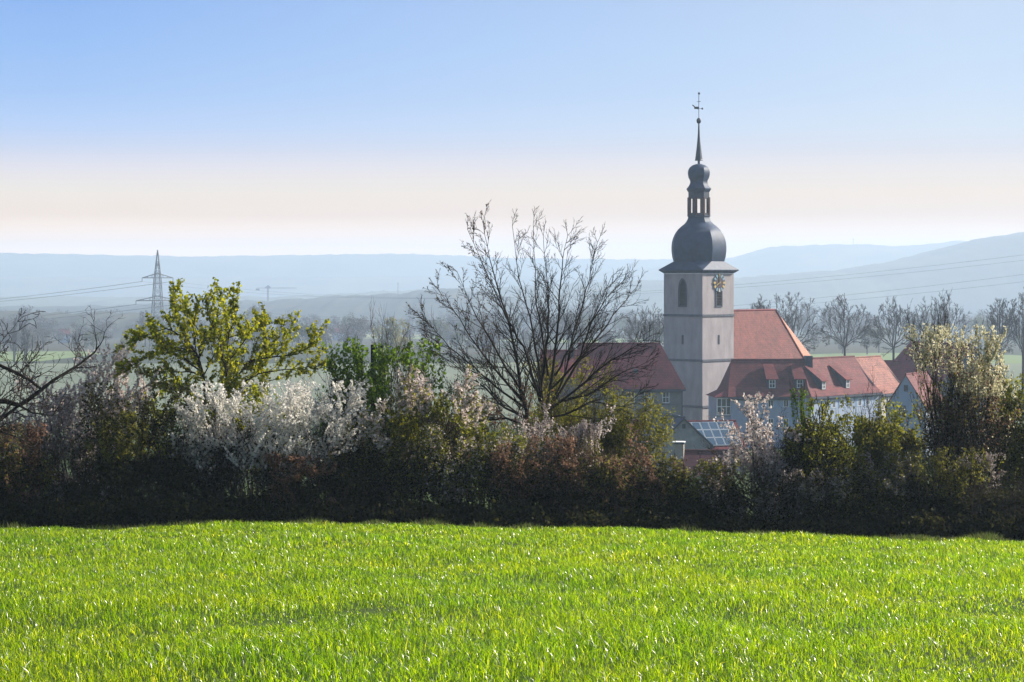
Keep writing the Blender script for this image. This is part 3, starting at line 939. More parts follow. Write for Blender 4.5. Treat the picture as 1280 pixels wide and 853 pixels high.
def dormer(par, a, zb, w, h_, yf, dx=0.0, roofm='tile_mid', depth=2.6, rise=1.7, skew=-.9):
    """shed dormer: front wall, cheeks, and a roof that runs back up the slope"""
    mb = MB(); y0 = yf; hw = w / 2
    zt = zb + h_
    mb.add([(a - hw, y0, zb), (a + hw, y0, zb), (a + hw, y0 + depth, zb), (a - hw, y0 + depth, zb),
            (a - hw, y0, zt), (a + hw, y0, zt), (a + hw, y0 + depth, zt + rise), (a - hw, y0 + depth, zt + rise)],
           [(0, 1, 5, 4), (1, 2, 6, 5), (2, 3, 7, 6), (3, 0, 4, 7), (0, 3, 2, 1), (4, 5, 6, 7)])
    d = mb.build('dormer', M['slate_dark'], par)
    mb = MB(); o = .28; sl = rise / depth
    v0 = [(a - hw - o, y0 - o, zt - o * sl + .03), (a + hw + o, y0 - o, zt - o * sl + .03), (a + hw + o * .5, y0 + depth, zt + rise + .03), (a - hw - o * .5, y0 + depth, zt + rise + .03)]
    mb.add(v0 + [(x, y, z + .13) for x, y, z in v0], [(3, 2, 1, 0), (4, 5, 6, 7), (0, 1, 5, 4), (1, 2, 6, 5), (2, 3, 7, 6), (3, 0, 4, 7)])
    mb.build('dormer_roof', M[roofm], d)
    window(d, (0, y0), (1, 0), (0, -1), a, zb + .12, w - .34, h_ - .24, 1, 1, gl='glass_green', bar=.09)
    return d
# main roof runs from eave (y=-W2/2-.5) to ridge (y=0)
for px_ in (961.5, 997):
    dormer(h2, lw(px_) + .2, wz(487) , 1.25, 1.45, -3.75, depth=2.9, rise=1.9)
# glazed bay at the left end under a lean-to roof
mb = MB(); bx0, bx1 = lw(889.5), lw(909) ; mb.box(bx0 + .15, bx1 + .25, -4.4, 1.5, -26, wz(497.5)); bay = mb.build('bay', M['plaster_white'], h2)
window(bay, (0, -4.4), (1, 0), (0, -1), (bx0 + bx1) / 2 + .15, wz(519.5), 2.1, 2.5, 2, 1, bar=.14, gl='glass_green')
mb = MB()
v0 = [(bx0 - .25, -4.8, wz(496.5)), (bx1 + .35, -4.8, wz(496.5)), (bx1 + .35, 1.8, wz(496.5)), (bx0 - .25, 1.8, wz(496.5)), (bx1 - .1, -3.3, wz(486.5)), (bx1 + .4, -3.3, wz(486.5)), (bx1 + .4, 1.2, wz(486.5)), (bx1 - .1, 1.2, wz(486.5))]
mb.add(v0, [(3, 2, 1, 0), (0, 1, 5, 4), (1, 2, 6, 5), (2, 3, 7, 6), (3, 0, 4, 7), (4, 5, 6, 7)])
mb.build('bay_roof', M['tile_maroon'], bay)
mb = MB(); mb.box(bx0 + .1, bx1 + .2, -4.55, -4.41, wz(520.5), wz(519.6)); mb.build('bay_sill', M['band'], bay)
mb = MB(); mb.box(wr_ - wcx - .1, wr_ - wcx + .9, -.9, .5, ridge_z - 2.2, (HZ - 445.5) * U(Yw + 4)); mb.build('chimney', M['slate_dark'], r2)

# rear wing: ridge runs away to the right
def wing(name, label, pa, Ya, pb, Yb, pyr_a, wid, drop, wallm, roofm, kick=.12, overr=.4, hip=(0, 0)):
    A = Vector(((pa - 640) * U(Ya), Ya)); B = Vector(((pb - 640) * U(Yb), Yb))
    c = (A + B) / 2; d = B - A
    ang = math.degrees(math.atan2(d.y, d.x))
    zr = (HZ - pyr_a) * U(Ya)
    return house(name, label, 'house', c.x, c.y, ang, d.length, wid, -26.5, zr - drop, zr, wallm, roofm, ov=overr, kick=kick, hip=hip), d.length
(h3, r3), l3 = wing('rear_wing', 'darker red roofed wing joining the white house to the pale tiled end', 981, 348.7, 1066, 361.5, 449.8, 9.2, 5.0, 'plaster_white', 'tile_mid', hip=(4.6, 0))
for a in (-4.6, 1.5):
    dormer(h3, a, (HZ - 449.6) * U(352) - 4.3, 1.15, 1.4, -3.95, depth=2.9, rise=1.9)
for a in (-5, -3, -.8, 1.4, 3.6, 5.8):
    window(h3, (0, -4.6), u1, n1, a, (HZ - 449.6) * U(352) - 6.9, .8, 1.15, 1, 0, shut=.45)
(h4, r4), l4 = wing('gable_house', 'house end with pale salmon roof tiles right of the darker red wing', 1067, 361.9, 1099, 369, 447.6, 9.2, 5.05, 'plaster_cream', 'tile_pale')  # roof tile colour paler than on the adjoining wing
for a in (-2.4, -.8, .8, 2.4):
    window(h4, (0, -4.6), u1, n1, a, (HZ - 447.6) * U(362) - 7.1, .75, 1.5, 0, 0)
mb = MB()
for i in range(8):
    a = -3.6 + i * 1.02
    mb.add([(a - .12, -.55, (HZ - 447.6) * U(362) - .42), (a + .12, -.55, (HZ - 447.6) * U(362) - .42), (a, -.75, (HZ - 447.6) * U(362) - .30)], [(0, 1, 2)])
mb.build('snow_guard', M['tile_mid'], r4)

# behind: maroon ridge and the big dark barn
h5, _ = house('back_house', 'low maroon roof between the pale tiled house and the dark barn', 'house', (1124 - 640) * U(392), 392, 0, 8, 8, -26.5, (HZ - 476) * U(390), (HZ - 451.5) * U(392), 'plaster_grey', 'tile_maroon')
h6, _ = house('barn', 'big dark slate grey barn gable rising behind the cream blossom shrub', 'barn', (1182 - 640) * U(384), 388, -60, 15, 16.5, -26.5, (HZ - 487) * U(380), (HZ - 431) * U(380), 'slate_dark', 'tile_maroon', ov=.2)
# small pale blue gable house
h7, r7 = house('cottage', 'small pale blue gabled cottage with red roof beside the cream blossom shrub', 'house', (1150 - 640) * U(324), 327, 62, 8.5, 5.6, -25, (HZ - 507) * U(324), (HZ - 468.5) * U(322), 'plaster_white', 'tile_mid', ov=.18)
og = (-4.25, 0); ugv = (0, -1); ngv = (-1, 0)
window(h7, og, ugv, ngv, 0.0, (HZ - 490) * U(322), .55, .85, 0, 0, fr='slate_dark')
window(h7, og, ugv, ngv, -.5, (HZ - 521) * U(322), .9, 1.4, 0, 0, fr='slate_dark')
window(h7, og, ugv, ngv, 1.3, (HZ - 521) * U(322), .9, 1.1, 1, 0)

M['render_grey'] = mat('render_grey', (.24, .24, .25), .9, .15, 1.2, .2)
# near grey gable and the solar roof behind it
Ys = 262.0; us = U(Ys)
sx = lambda px: (px - 640) * us
sz = lambda py: (HZ - py) * us
h8, r8 = house('grey_shed', 'grey rendered gable with dark roof edge below the church tower', 'house', sx(857) - 1.3, Ys + 5.2, 105, 9, 6.3, -24, sz(556), sz(523), 'render_grey', 'slate_dark', ov=.22)
window(h8, (-4.5, 0), (0, -1), (-1, 0), 0, sz(536.5), .36, .5, 0, 0, fr='slate_dark')
h9, r9 = house('solar_house', 'low house with a roof full of solar panels left of the blossom tree', 'house', sx(902), 281, 14, 6.4, 7.4, -24, (HZ - 560) * U(276), (HZ - 527) * U(281), 'plaster_grey', 'tile_maroon', ov=.3)
# panels lie on the front slope
hl, hw = 3.2, 3.7
zr9, ze9 = (HZ - 527) * U(281), (HZ - 560) * U(276)
def slope_pt(a, t, off): # t 0 ridge .. 1 eave
    sl = Vector((0, -(hw), ze9 - zr9)); nn = Vector((0, ze9 - zr9, hw)).normalized(); nn = Vector((0, -abs(nn.y), abs(nn.z)))
    p_ = Vector((a, 0, zr9)) + sl * t + nn * off
    return p_
for i in range(6):
    for j in range(3):
        a0, a1 = -3.1 + i * 1.03, -3.1 + (i + 1) * 1.03 - .05
        t0, t1 = .05 + j * .31, .05 + (j + 1) * .31 - .015
        b = MB()
        q0 = [slope_pt(a0, t0, .12), slope_pt(a1, t0, .12), slope_pt(a1, t1, .12), slope_pt(a0, t1, .12)]
        q1 = [slope_pt(a0, t0, .05), slope_pt(a1, t0, .05), slope_pt(a1, t1, .05), slope_pt(a0, t1, .05)]
        b.add(q0 + q1, [(0, 1, 2, 3), (7, 6, 5, 4), (0, 4, 5, 1), (1, 5, 6, 2), (2, 6, 7, 3), (3, 7, 4, 0)])
        fp = b.build('solar_panel', M['panel_frame'], r9)
        e = .045; te = .012
        b = MB()
        b.add([slope_pt(a0 + e, t0 + te, .127), slope_pt(a1 - e, t0 + te, .127), slope_pt(a1 - e, t1 - te, .127), slope_pt(a0 + e, t1 - te, .127)], [(0, 1, 2, 3)])
        b.build('cell_sheet', M['panel'], fp)
mb = MB(); mb.bar((-3.5, -.1, zr9 - .2), (-3.5, -.1, zr9 + .75), .12, 8); mb.build('flue', M['white_paint'], r9)
h10, _ = house('red_shed', 'maroon roofed outbuilding between the grey house and the grey gable', 'shed', sx(812), 290, 3, 5.2, 6, -24, (HZ - 552) * U(287), (HZ - 526.5) * U(290), 'plaster_grey', 'tile_maroon', ov=.2)
mb = MB(); mb.add([(2.85, -3.3, (HZ - 549) * U(287)), (2.85, -.1, (HZ - 526) * U(290)), (2.85, -.1, (HZ - 529) * U(290)), (2.85, -3.3, (HZ - 552) * U(287)),
      (3.0, -3.3, (HZ - 549) * U(287)), (3.0, -.1, (HZ - 526) * U(290)), (3.0, -.1, (HZ - 529) * U(290)), (3.0, -3.3, (HZ - 552) * U(287))],
      [(0, 1, 2, 3), (4, 7, 6, 5), (0, 4, 5, 1), (1, 5, 6, 2), (2, 6, 7, 3), (3, 7, 4, 0)])
mb.build('verge_board', M['white_paint'], h10)
# nearest roof and its chimney, mostly behind the hedge
Yk = 215.0
h11, r11 = house('low_house', 'low maroon roofed house whose chimney shows just above the hedge', 'house', (882 - 640) * U(Yk), Yk + 4, -8, 4.6, 7, -21, (HZ - 598) * U(Yk), (HZ - 564) * U(Yk + 4), 'plaster_white', 'tile_dark', ov=.2)
mb = MB()
cxk = (854 - 882) * U(Yk)
mb.box(cxk - .42, cxk + .40, -1.2, -.2, -20, (HZ - 558.5) * U(Yk)); ch = mb.build('chimney', M['render_lit'], r11)
mb = MB(); mb.box(cxk - .60, cxk + .48, -1.35, -.05, (HZ - 558.5) * U(Yk) + .0, (HZ - 556.5) * U(Yk)); mb.build('cap', M['slate_dark'], ch)
mb = MB(); mb.box(cxk - .62, cxk + .50, -1.37, -.03, (HZ - 556.5) * U(Yk) + .001, (HZ - 555.6) * U(Yk)); mb.build('cover_slab', M['white_paint'], ch)

# ---------------------------------------------------------------- pylon, crane, masts, cables
def lattice(mb, levels, r, k=4):
    for (w0, z0), (w1, z1) in zip(levels[:-1], levels[1:]):
        c0 = [(-w0, -w0), (w0, -w0), (w0, w0), (-w0, w0)]; c1 = [(-w1, -w1), (w1, -w1), (w1, w1), (-w1, w1)]
        for i in range(4):
            j = (i + 1) % 4
            mb.bar((*c0[i], z0), (*c1[i], z1), r)
            mb.bar((*c0[i], z0), (*c1[j], z1), r * .6); mb.bar((*c0[j], z0), (*c1[i], z1), r * .6)
            mb.bar((*c1[i], z1), (*c1[j], z1), r * .6)
PYY = 1000.0; PYX = (197 - 640) * U(PYY)
pz0 = g1(PYX, PYY)
pyl = empty('pylon', (PYX, PYY, pz0), R(25), label='steel lattice electricity pylon rising behind the leafy tree', cat='pylon')
H = 9.0 - pz0
lv = [(3.0 * (1 - z / H) ** .8 + .9 * (z / H), z) for z in np.linspace(0, H - 12, 9)]
lv = [(2.9 - (2.9 - 1.25) * min(1, z / (H - 12)), z) for z in np.linspace(0, H - 12, 10)]
lv += [(1.25 * (1 - t) + .08 * t, H - 12 + 12 * t) for t in (.3, .6, 1)]
mb = MB(); lattice(mb, lv, .15)
mb.build('mast', M['steel'], pyl)
def arm(zz, half, nm):
    mb = MB()
    for s_ in (-1, 1):
        tip = (s_ * half, 0, zz)
        for yy in (-1, 1):
            mb.bar((0, yy * 1.2, zz), tip, .17); mb.bar((0, yy * .9, zz + 1.9), tip, .14)
            for t in (.35, .65):
                mb.bar((s_ * half * t, yy * 1.2 * (1 - t), zz), (s_ * half * t, yy * .9 * (1 - t), zz + 1.9 * (1 - t)), .07)
    mb.build(nm, M['steel'], pyl)
AZ1 = (HZ - 347.5) * U(PYY) - pz0; AZ2 = (HZ - 376) * U(PYY) - pz0
arm(AZ1, 6.6, 'crossarm'); arm(AZ2, 9.2, 'crossarm')
ca_, sa_ = math.cos(R(25)), math.sin(R(25))
def arm_w(half, zz): return Vector((PYX + half * ca_, PYY + half * sa_, pz0 + zz - 1.5))
for (half, zz) in ((-6.6, AZ1), (6.6, AZ1), (-9.2, AZ2), (9.2, AZ2)):
    mb = MB(); mb.bar((half, 0, zz), (half, 0, zz - 1.5), .12, 6); mb.build('insulator', M['iron'], pyl)
def cable(a, b, sag, label, grp, r=.065):
    pts = []
    for i in range(41):
        t = i / 40
        p_ = a.lerp(b, t); p_.z -= sag * 4 * t * (1 - t); pts.append(p_)
    mb = MB()
    for i in range(40): mb.bar(pts[i], pts[i + 1], r, 4)
    tag(mb.build('power_cable', M['cable']), label, 'cable', grp)
for half, zz, up_ in ((-6.6, AZ1, 0), (6.6, AZ1, 0), (-9.2, AZ2, 1), (9.2, AZ2, 1)):
    a = arm_w(half, zz)
    nm = ('upper', 'lower')[up_]
    bl = P(-260 if not up_ else -260, (388, 412)[up_], 1500) + Vector((half * ca_, half * sa_, 0))
    cable(a, bl, 3.5, 'thin dark cable from the pylon\'s %s crossarm out over the left edge' % nm, '%s cables left of the pylon' % nm, .08)
    br = P(1540, (288, 313)[up_], 520) + Vector((half * .9, half * .6, 0))
    cable(a, br, (10.5, 10.5)[up_], 'thin grey cable from the pylon\'s %s crossarm across the hills to the right' % nm, '%s cables right of the pylon' % nm, .022)

CY = 3400.0; cxx = (335 - 640) * U(CY)
cr = empty('tower_crane', (cxx, CY, -41), R(12), label='small distant tower crane standing above the wooded ridge', cat='crane')
ht = (HZ - 361) * U(CY) + 41
mb = MB(); lattice(mb, [(.9, z) for z in np.linspace(0, ht, 12)], .4); mb.build('mast', M['steel'], cr)
mb = MB()
for dz_, yy in ((0, -.8), (0, .8), (1.5, 0)): mb.bar((-17, yy, ht + dz_), (40, yy, ht + dz_), .2)
for i in range(29):
    x = -16 + i * 1.9
    mb.bar((x, -.8, ht), (x + .95, 0, ht + 1.5), .1); mb.bar((x + .95, 0, ht + 1.5), (x + 1.9, .8, ht), .1)
mb.build('jib', M['steel'], cr)
mb = MB(); mb.box(-17, -12, -1.4, 1.4, ht - 2.4, ht + .2); mb.build('counterweight', M['slate_dark'], cr)
mb = MB(); mb.box(-2, 3, -1.8, 1.8, ht + .2, ht + 3.2); mb.add([(-5, 0, ht + 1), (5, 0, ht + 1), (0, 1.2, ht + 5), (0, -1.2, ht + 5)], [(0, 1, 2), (1, 0, 3), (0, 2, 3), (1, 3, 2)]); mb.build('cab', M['slate_dark'], cr)
for px_, pt, pb, Y_, lb in ((1066.5, 298, 308, 7000, 'stubby radio mast on the far hill crest right of the church'), (497.5, 353, 372, 4300, 'slim mast above the wooded ridge left of the bare tree')):
    zb_ = (HZ - pb) * U(Y_); zt_ = (HZ - pt) * U(Y_)
    e = empty('radio_mast', ((px_ - 640) * U(Y_), Y_, zb_ - 3), 0, label=lb, cat='mast')
    mb = MB(); mb.bar((0, 0, 0), (0, 0, zt_ - zb_ + 3), 1.6, 6, .8); mb.build('pole', M['steel'], e)
    mb = MB(); mb.box(-1.6, 1.6, -1.6, 1.6, zt_ - zb_ - 1.5, zt_ - zb_ + 1.0); mb.build('antenna', M['steel'], e)

# ================================================================ background trees
BARE = [dict(n=6, jit=.06, up=.0, kids=11, ang=32, ratio=.45, start=.2, rr=.5, rmin=.035),
        dict(n=5, jit=.08, up=.02, kids=7, ang=34, ratio=.5, start=.12, rr=.6, rmin=.03),
        dict(n=4, jit=.12, up=.06, kids=3, ang=34, ratio=.6, start=.1, rr=.7, rmin=.022),
        dict(n=3, jit=.2, up=.08)]
BSUB = [dict(n=7, jit=.055, up=.012, kids=6, ang=30, ratio=.45, start=.15, rr=.6, rmin=.0055, taper=.3),
        dict(n=4, jit=.08, up=.03, kids=3, ang=34, ratio=.55, start=.1, rr=.7, rmin=.0045, taper=.5),
        dict(n=3, jit=.1, up=.04)]
def traced_tree(name, label, limbs, sc, ox, oy, rootpt, Y0, seed, r_big=.085, r_lim=(.042, .055), tr=.17, sub=BSUB, start=.22, slen=(.75, .9), dens=.75, bigs=(0, 5), depth=2.6, foliage=(), rm=.008, bark='bark', wob=1):
    rg = random.Random(seed); rng = np.random.default_rng(seed)
    root = P(ox + rootpt[0] / sc, oy + rootpt[1] / sc, Y0)
    zb = g1(root.x, Y0) - .1
    o = empty(name, (root.x, Y0, zb), label=label, cat='tree')
    segs = [(0, 0, 0, 0, 0, root.z - zb, tr, tr * .88, 0)]
    for k, lm in enumerate(limbs):
        pts = []
        dy = rg.choice((-1, 1)) * rg.uniform(.2, 1) * depth
        if k in bigs: dy *= .4
        m = len(lm)
        for i, (a, b) in enumerate(lm):
            q = P(ox + a / sc, oy + b / sc, Y0 + dy * i / (m - 1))
            pts.append(Vector((q.x - root.x, q.y - Y0, q.z - zb)))
        if k == 0: pts.insert(0, Vector((0, 0, root.z - zb)))
        fine = []
        for i in range(len(pts) - 1):
            for j in range(3):
                q = pts[i].lerp(pts[i + 1], j / 3)
                if j: q = q + Vector((rg.gauss(0, .018), rg.gauss(0, .02), rg.gauss(0, .012))) * wob
                fine.append(q)
        fine.append(pts[-1])
        r0 = r_big if k in bigs else rg.uniform(*r_lim)
        n_ = len(fine) - 1
        for i in range(n_):
            ra = max(rm, r0 * (1 - i / n_) ** .85); rb = max(rm * .9, r0 * (1 - (i + 1) / n_) ** .85)
            segs.append((*fine[i], *fine[i + 1], ra, rb, 9))
            t = (i + 1) / n_
            if t < start: continue
            for _ in range(2 if rg.random() < dens else 1):
                d = (fine[i + 1] - fine[i]).normalized()
                u = Vector((rg.gauss(0, 1), rg.gauss(0, .8), rg.gauss(0, 1))); u = (u - u.dot(d) * d).normalized()
                a = R(rg.uniform(18, 42))
                nd = (d * math.cos(a) + u * math.sin(a)).normalized()
                grow(rg, tuple(fine[i + 1]), tuple(nd), (slen[0] + slen[1] * (1 - t)) * rg.uniform(.6, 1.15), max(rm * .9, rb * .5), 0, sub, segs)
    S_ = np.array(segs)
    V, Fb = tubes(S_, 5)
    mk('branches', V, Fb, M[bark], o)
    for f in foliage:
        T = S_[S_[:, 6] < f.get('rmax', .008)]
        if 'xmax' in f: T = T[T[:, 3] < f['xmax']]
        V, Fl = leaves(rng, T, f['n'], *f['s'], aspect=f['asp'], spread=f['sp'], along=f.get('al', 0), droop=f.get('dr', 0))
        mk(f['name'], V, Fl, M[f['m']], o)
FAN = [[(0, 0), (-.03, .4), (-.06, .7), (-.1, 1)], [(0, 0), (.1, .35), (.15, .7), (.12, .98)], [(0, .02), (-.25, .3), (-.4, .6), (-.45, .93)],
       [(0, .02), (.25, .25), (.45, .55), (.5, .9)], [(-.1, .1), (-.5, .3), (-.75, .55), (-.85, .75)], [(.1, .1), (.5, .25), (.8, .45), (.95, .7)],
       [(-.05, .05), (-.4, .15), (-.8, .3), (-1, .42)], [(.05, .02), (.4, .12), (.75, .22), (1, .35)], [(-.2, .3), (-.2, .6), (-.28, .95)],
       [(.2, .3), (.3, .6), (.32, .97)], [(-.4, .3), (-.6, .5), (-.65, .85)], [(.45, .3), (.65, .6), (.72, .82)], [(0, .3), (.02, .6), (.02, 1)],
       [(-.3, .2), (-.55, .25), (-.8, .15)], [(.3, .15), (.6, .12), (.85, .05)]]
FSUB = [dict(n=5, jit=.07, up=.03, kids=6, ang=32, ratio=.5, start=.15, rr=.6, rmin=.03, taper=.3),
        dict(n=3, jit=.10, up=.05, kids=3, ang=34, ratio=.6, start=.1, rr=.7, rmin=.024, taper=.6), dict(n=2, jit=.1, up=.05)]
def bare_tree(label, px, Y, top, x0, x1, fork, seed, **k):
    rj = random.Random(seed)
    top += 6; hw_ = (x1 - x0) / 2 - 5
    lims = []
    for lm in FAN:
        if rj.random() < .08: continue
        j = rj.gauss(0, .05); s_ = rj.uniform(.86, 1.08)
        lims.append([(px + (a + j * b + rj.gauss(0, .03)) * hw_, fork - (b * s_ + rj.gauss(0, .015)) * (fork - top)) for a, b in lm])
    return traced_tree('bare_tree', label, lims, 1.0, 0, 0, (px, fork), Y, seed, r_big=.16, r_lim=(.08, .12), tr=.26, sub=FSUB, start=.25,
                       slen=(1.2, 1.5), dens=.8, bigs=(0, 1), depth=4.0, rm=.03, bark='bark_far', wob=3)
bare_tree('bare tree just left of the church tower, above the maroon roof', 812, 470, 384, 782, 845, 440, 11)
bare_tree('bare tree right behind the church nave ridge', 985, 470, 368, 938, 1018, 440, 12)
bare_tree('broad bare tree standing in the gap right of the nave', 1056, 470, 371, 1022, 1092, 434, 13)
bare_tree('bare tree with low leaning limbs behind the pale tiled roof', 1117, 470, 377, 1086, 1148, 436, 14)
bare_tree('tall bare tree rising behind the dark barn', 1174, 470, 367, 1142, 1218, 436, 15)
bare_tree('slim bare tree right of the cream blossom shrub', 1250, 470, 372, 1226, 1270, 440, 16)
bare_tree('bare tree cut by the right edge of the picture', 1279, 450, 366, 1256, 1310, 440, 17)
bare_tree('smaller bare tree between the church tower and the nave ridge end', 950, 485, 374, 930, 968, 440, 18)
def poplar(label, px, Y, top, w, seed):
    LVp = [dict(n=10, jit=.03, up=.10, kids=22, ang=22, ratio=.22, start=.12, rr=.4, rmin=.06),
           dict(n=4, jit=.10, up=.25, kids=5, ang=25, ratio=.5, start=.1, rr=.6, rmin=.05), dict(n=3, jit=.15, up=.2)]
    return plant('poplar', label, 'tree', px, Y, top, px - w / 2, px + w / 2, LVp, seed, stems=2, fan=.05, bark='bark_far', minr=.08, k=3, base_w=.3, r0=.3)
poplar('bare columnar poplar far off at the left, the taller of the pair', 31, 800, 390, 12, 21)
poplar('bare columnar poplar far off at the left, the shorter of the pair', 18, 820, 398, 11, 22)

# hazy valley trees: four crowns of small leaf faces, copied
M['far_brown'] = leafmat('far_brown', [(.075, .070, .068), (.12, .11, .10)], .3, .8)  # twig colour lightened to add to the haze
M['far_green'] = leafmat('far_green', [(.07, .085, .05), (.12, .13, .07)], .35, .8)
M['far_yellow'] = leafmat('far_yellow', [(.15, .15, .05), (.26, .24, .09)], .35, .8)
def far_tree(seed, m, n=1500, s=(.35, .9), tall=1.0):
    rng = np.random.default_rng(seed)
    k = 16
    c = np.stack([rng.normal(0, 2.3, k), rng.normal(0, 2.3, k), rng.uniform(4, 11, k) * tall], 1)
    rr = rng.uniform(1.3, 2.6, k)
    i = rng.integers(0, k, n)
    d = rng.normal(0, 1, (n, 3)); d /= np.linalg.norm(d, axis=1, keepdims=True)
    p = c[i] + d * (rr[i] * rng.random(n) ** .4)[:, None]
    u = rng.normal(0, 1, (n, 3)); u /= np.linalg.norm(u, axis=1, keepdims=True)
    w = np.cross(u, rng.normal(0, 1, (n, 3))); w /= np.linalg.norm(w, axis=1, keepdims=True)
    sz_ = rng.uniform(*s, (n, 1)); u *= sz_; w *= sz_ * .7
    V = np.stack([p - u * .5, p + w * .5, p + u * .5, p - w * .5], 1).reshape(-1, 3)
    e = empty('valley_tree', (0, 0, 0))
    mk('crown', V, np.arange(n * 4).reshape(-1, 4), M[m], e)
    mb = MB(); mb.bar((0, 0, -.5), (0, 0, 6 * tall), .35, 6, .2)
    for a in range(5):
        q = c[a]; mb.bar((0, 0, 3.5 * tall), tuple(q), .16, 5, .07)
    mb.build('trunk', M['bark_far'], e)
    return e
protos = [far_tree(31, 'far_brown'), far_tree(32, 'far_brown', n=1100, tall=1.2), far_tree(33, 'far_green'), far_tree(34, 'far_yellow', n=1700)]
used = set()
LBL = ['hazy leafless brown tree in the valley beyond the crop field', 'tall hazy leafless brown tree in the valley beyond the crop field',
       'hazy green tree in the valley beyond the crop field', 'hazy yellow green willow in the valley beyond the crop field']
GRP = ['brown valley trees', 'tall brown valley trees', 'green valley trees', 'yellow valley willows']
rgv = random.Random(5)
def put_far(k, px, Y, s, label=None):
    o = protos[k] if k not in used else copy_tree(protos[k])
    used.add(k)
    X = (px - 640) / F * Y
    o.location = (X, Y, g1(X, Y) - .3)
    o.rotation_euler = (0, 0, rgv.uniform(0, 6.28))
    o.scale = (s * rgv.uniform(.85, 1.25), s * rgv.uniform(.85, 1.25), s * rgv.uniform(.8, 1.15))
    o['label'] = label or LBL[k]; o['category'] = 'tree'
    o['group'] = GRP[k]
put_far(3, 488, 830, 1.15); put_far(3, 157, 840, .95); put_far(3, 505, 860, .85)
for Y_, cnt, x0, x1, sc in ((1000, 62, -60, 1340, 1.1), (1250, 66, -60, 1340, 1.3), (1600, 66, -60, 1340, 1.5), (2100, 70, -80, 1360, 1.8)):
    for i in range(cnt):
        px = x0 + (x1 - x0) * (i + rgv.random()) / cnt
        if Y_ == 1000 and (470 < px < 520 or 140 < px < 175): continue
        if Y_ == 2100 and 395 < px < 500: continue
        if Y_ < 1300 and px > 900 and rgv.random() < .45: continue
        k = rgv.choice([0, 0, 0, 0, 1, 1, 1, 2, 2])
        put_far(k, px, Y_ * rgv.uniform(.97, 1.12), sc * rgv.uniform(.6, 1.05))
for i, (px, Y_, w_, lb) in enumerate(((437, 1500, 11, 'distant white farm building in the haze, the widest one'), (421, 1560, 5, 'tiny distant white house left of the wide farm building'),
                                      (483, 1480, 4.5, 'tiny distant white house right of the wide farm building'), (80, 1400, 6, 'small distant pale house in the haze at the far left'))):
    X = (px - 640) / F * Y_; z_ = g1(X, Y_)
    hz_, _ = house('distant_house', lb, 'house', X, Y_, -8 + 20 * (i % 2), w_, 6, z_ - 1, z_ + 5.5, z_ + 8, 'plaster_white', 'tile_maroon', group='distant houses in the valley')

# ================================================================ hedge plants
Pn = plant
# the large bare tree: its main limbs measured one by one, side branches grown from them
LIMBS = [[(413, 745), (405, 680), (385, 600), (372, 500), (350, 400), (318, 300), (290, 200), (270, 90)],
         [(395, 640), (350, 590), (290, 520), (230, 440), (180, 360), (130, 290)],
         [(400, 660), (330, 610), (270, 560), (190, 490), (130, 430), (85, 380)],
         [(405, 690), (340, 660), (280, 600), (200, 540), (110, 480)],
         [(405, 710), (340, 690), (260, 700), (200, 640), (165, 600)],
         [(408, 760), (455, 700), (448, 600), (462, 500), (468, 400), (470, 300), (455, 130)],
         [(450, 640), (440, 520), (415, 380), (380, 260), (360, 100)],
         [(465, 660), (490, 500), (500, 400), (505, 300), (515, 200), (530, 130)],
         [(470, 670), (520, 560), (545, 440), (580, 330), (600, 240), (622, 150)],
         [(475, 670), (560, 520), (630, 430), (690, 350), (740, 290)],
         [(480, 660), (560, 600), (640, 530), (720, 480), (780, 440)],
         [(500, 640), (590, 620), (680, 560), (770, 520)],
         [(470, 690), (520, 680), (600, 640), (700, 655), (760, 600)],
         [(445, 640), (420, 560), (395, 470), (340, 380), (275, 230), (222, 110)],
         [(470, 560), (450, 420), (430, 300), (425, 105)],
         [(490, 560), (540, 470), (610, 380), (665, 255)],
         [(390, 610), (320, 500), (250, 380), (190, 240)],
         [(480, 600), (570, 500), (600, 400), (650, 320), (700, 270)]]
traced_tree('bare_tree', 'large bare tree with fanning dark limbs in the middle of the hedge', LIMBS, 2.458, 494, 242, (413, 800), 68.4, 45, slen=(.5, .95), dens=.95, start=.18, r_big=.072, r_lim=(.034, .046),
            foliage=[dict(name='bud', n=2600, s=(.035, .075), asp=.55, sp=.012, al=.5, xmax=-.9, m='bud')])
# dark branches entering at the left edge
DARK = [dict(n=9, jit=.10, up=.01, kids=9, ang=42, ratio=.45, start=.2, rr=.5, rmin=.012),
        dict(n=6, jit=.16, up=.02, kids=6, ang=42, ratio=.5, start=.1, rr=.6, rmin=.008),
        dict(n=4, jit=.2, up=.03, kids=3, ang=45, ratio=.5, start=.1, rr=.6, rmin=.006), dict(n=3, jit=.25, up=.02)]
Pn('dark_tree', 'dark leafless tree reaching in over the left edge of the field', 'tree', -55, 58, 385, -230, 52, DARK, 43, stems=9, fan=1.6, bark='bark', trunk=(2.6, .17), k=4, minr=.008,
   layers=[dict(name='bud', lev=3, n=900, s=(.03, .06), asp=.5, m='bud', sp=.01)])
mb = MB()
def limb(pts, Y, r0, r1):
    V_ = [P(px, py, Y + dy) for px, py, dy in pts]
    for i in range(len(V_) - 1):
        a = r0 + (r1 - r0) * i / (len(V_) - 1); b = r0 + (r1 - r0) * (i + 1) / (len(V_) - 1)
        mb.bar(V_[i], V_[i + 1], a, 6, b)
    return V_
Yl = 58
limb([(-60, 505, 0), (-20, 501, 0), (8, 502, .1), (24, 507, .2), (38, 498, .2), (52, 487, .3), (66, 476, .4), (84, 465, .6), (100, 455, .8), (118, 441, 1), (124, 432, 1)], Yl, .075, .015)
limb([(52, 487, .3), (38, 476, .2), (20, 466, .1), (0, 457, 0), (-40, 446, 0)], Yl, .035, .045)
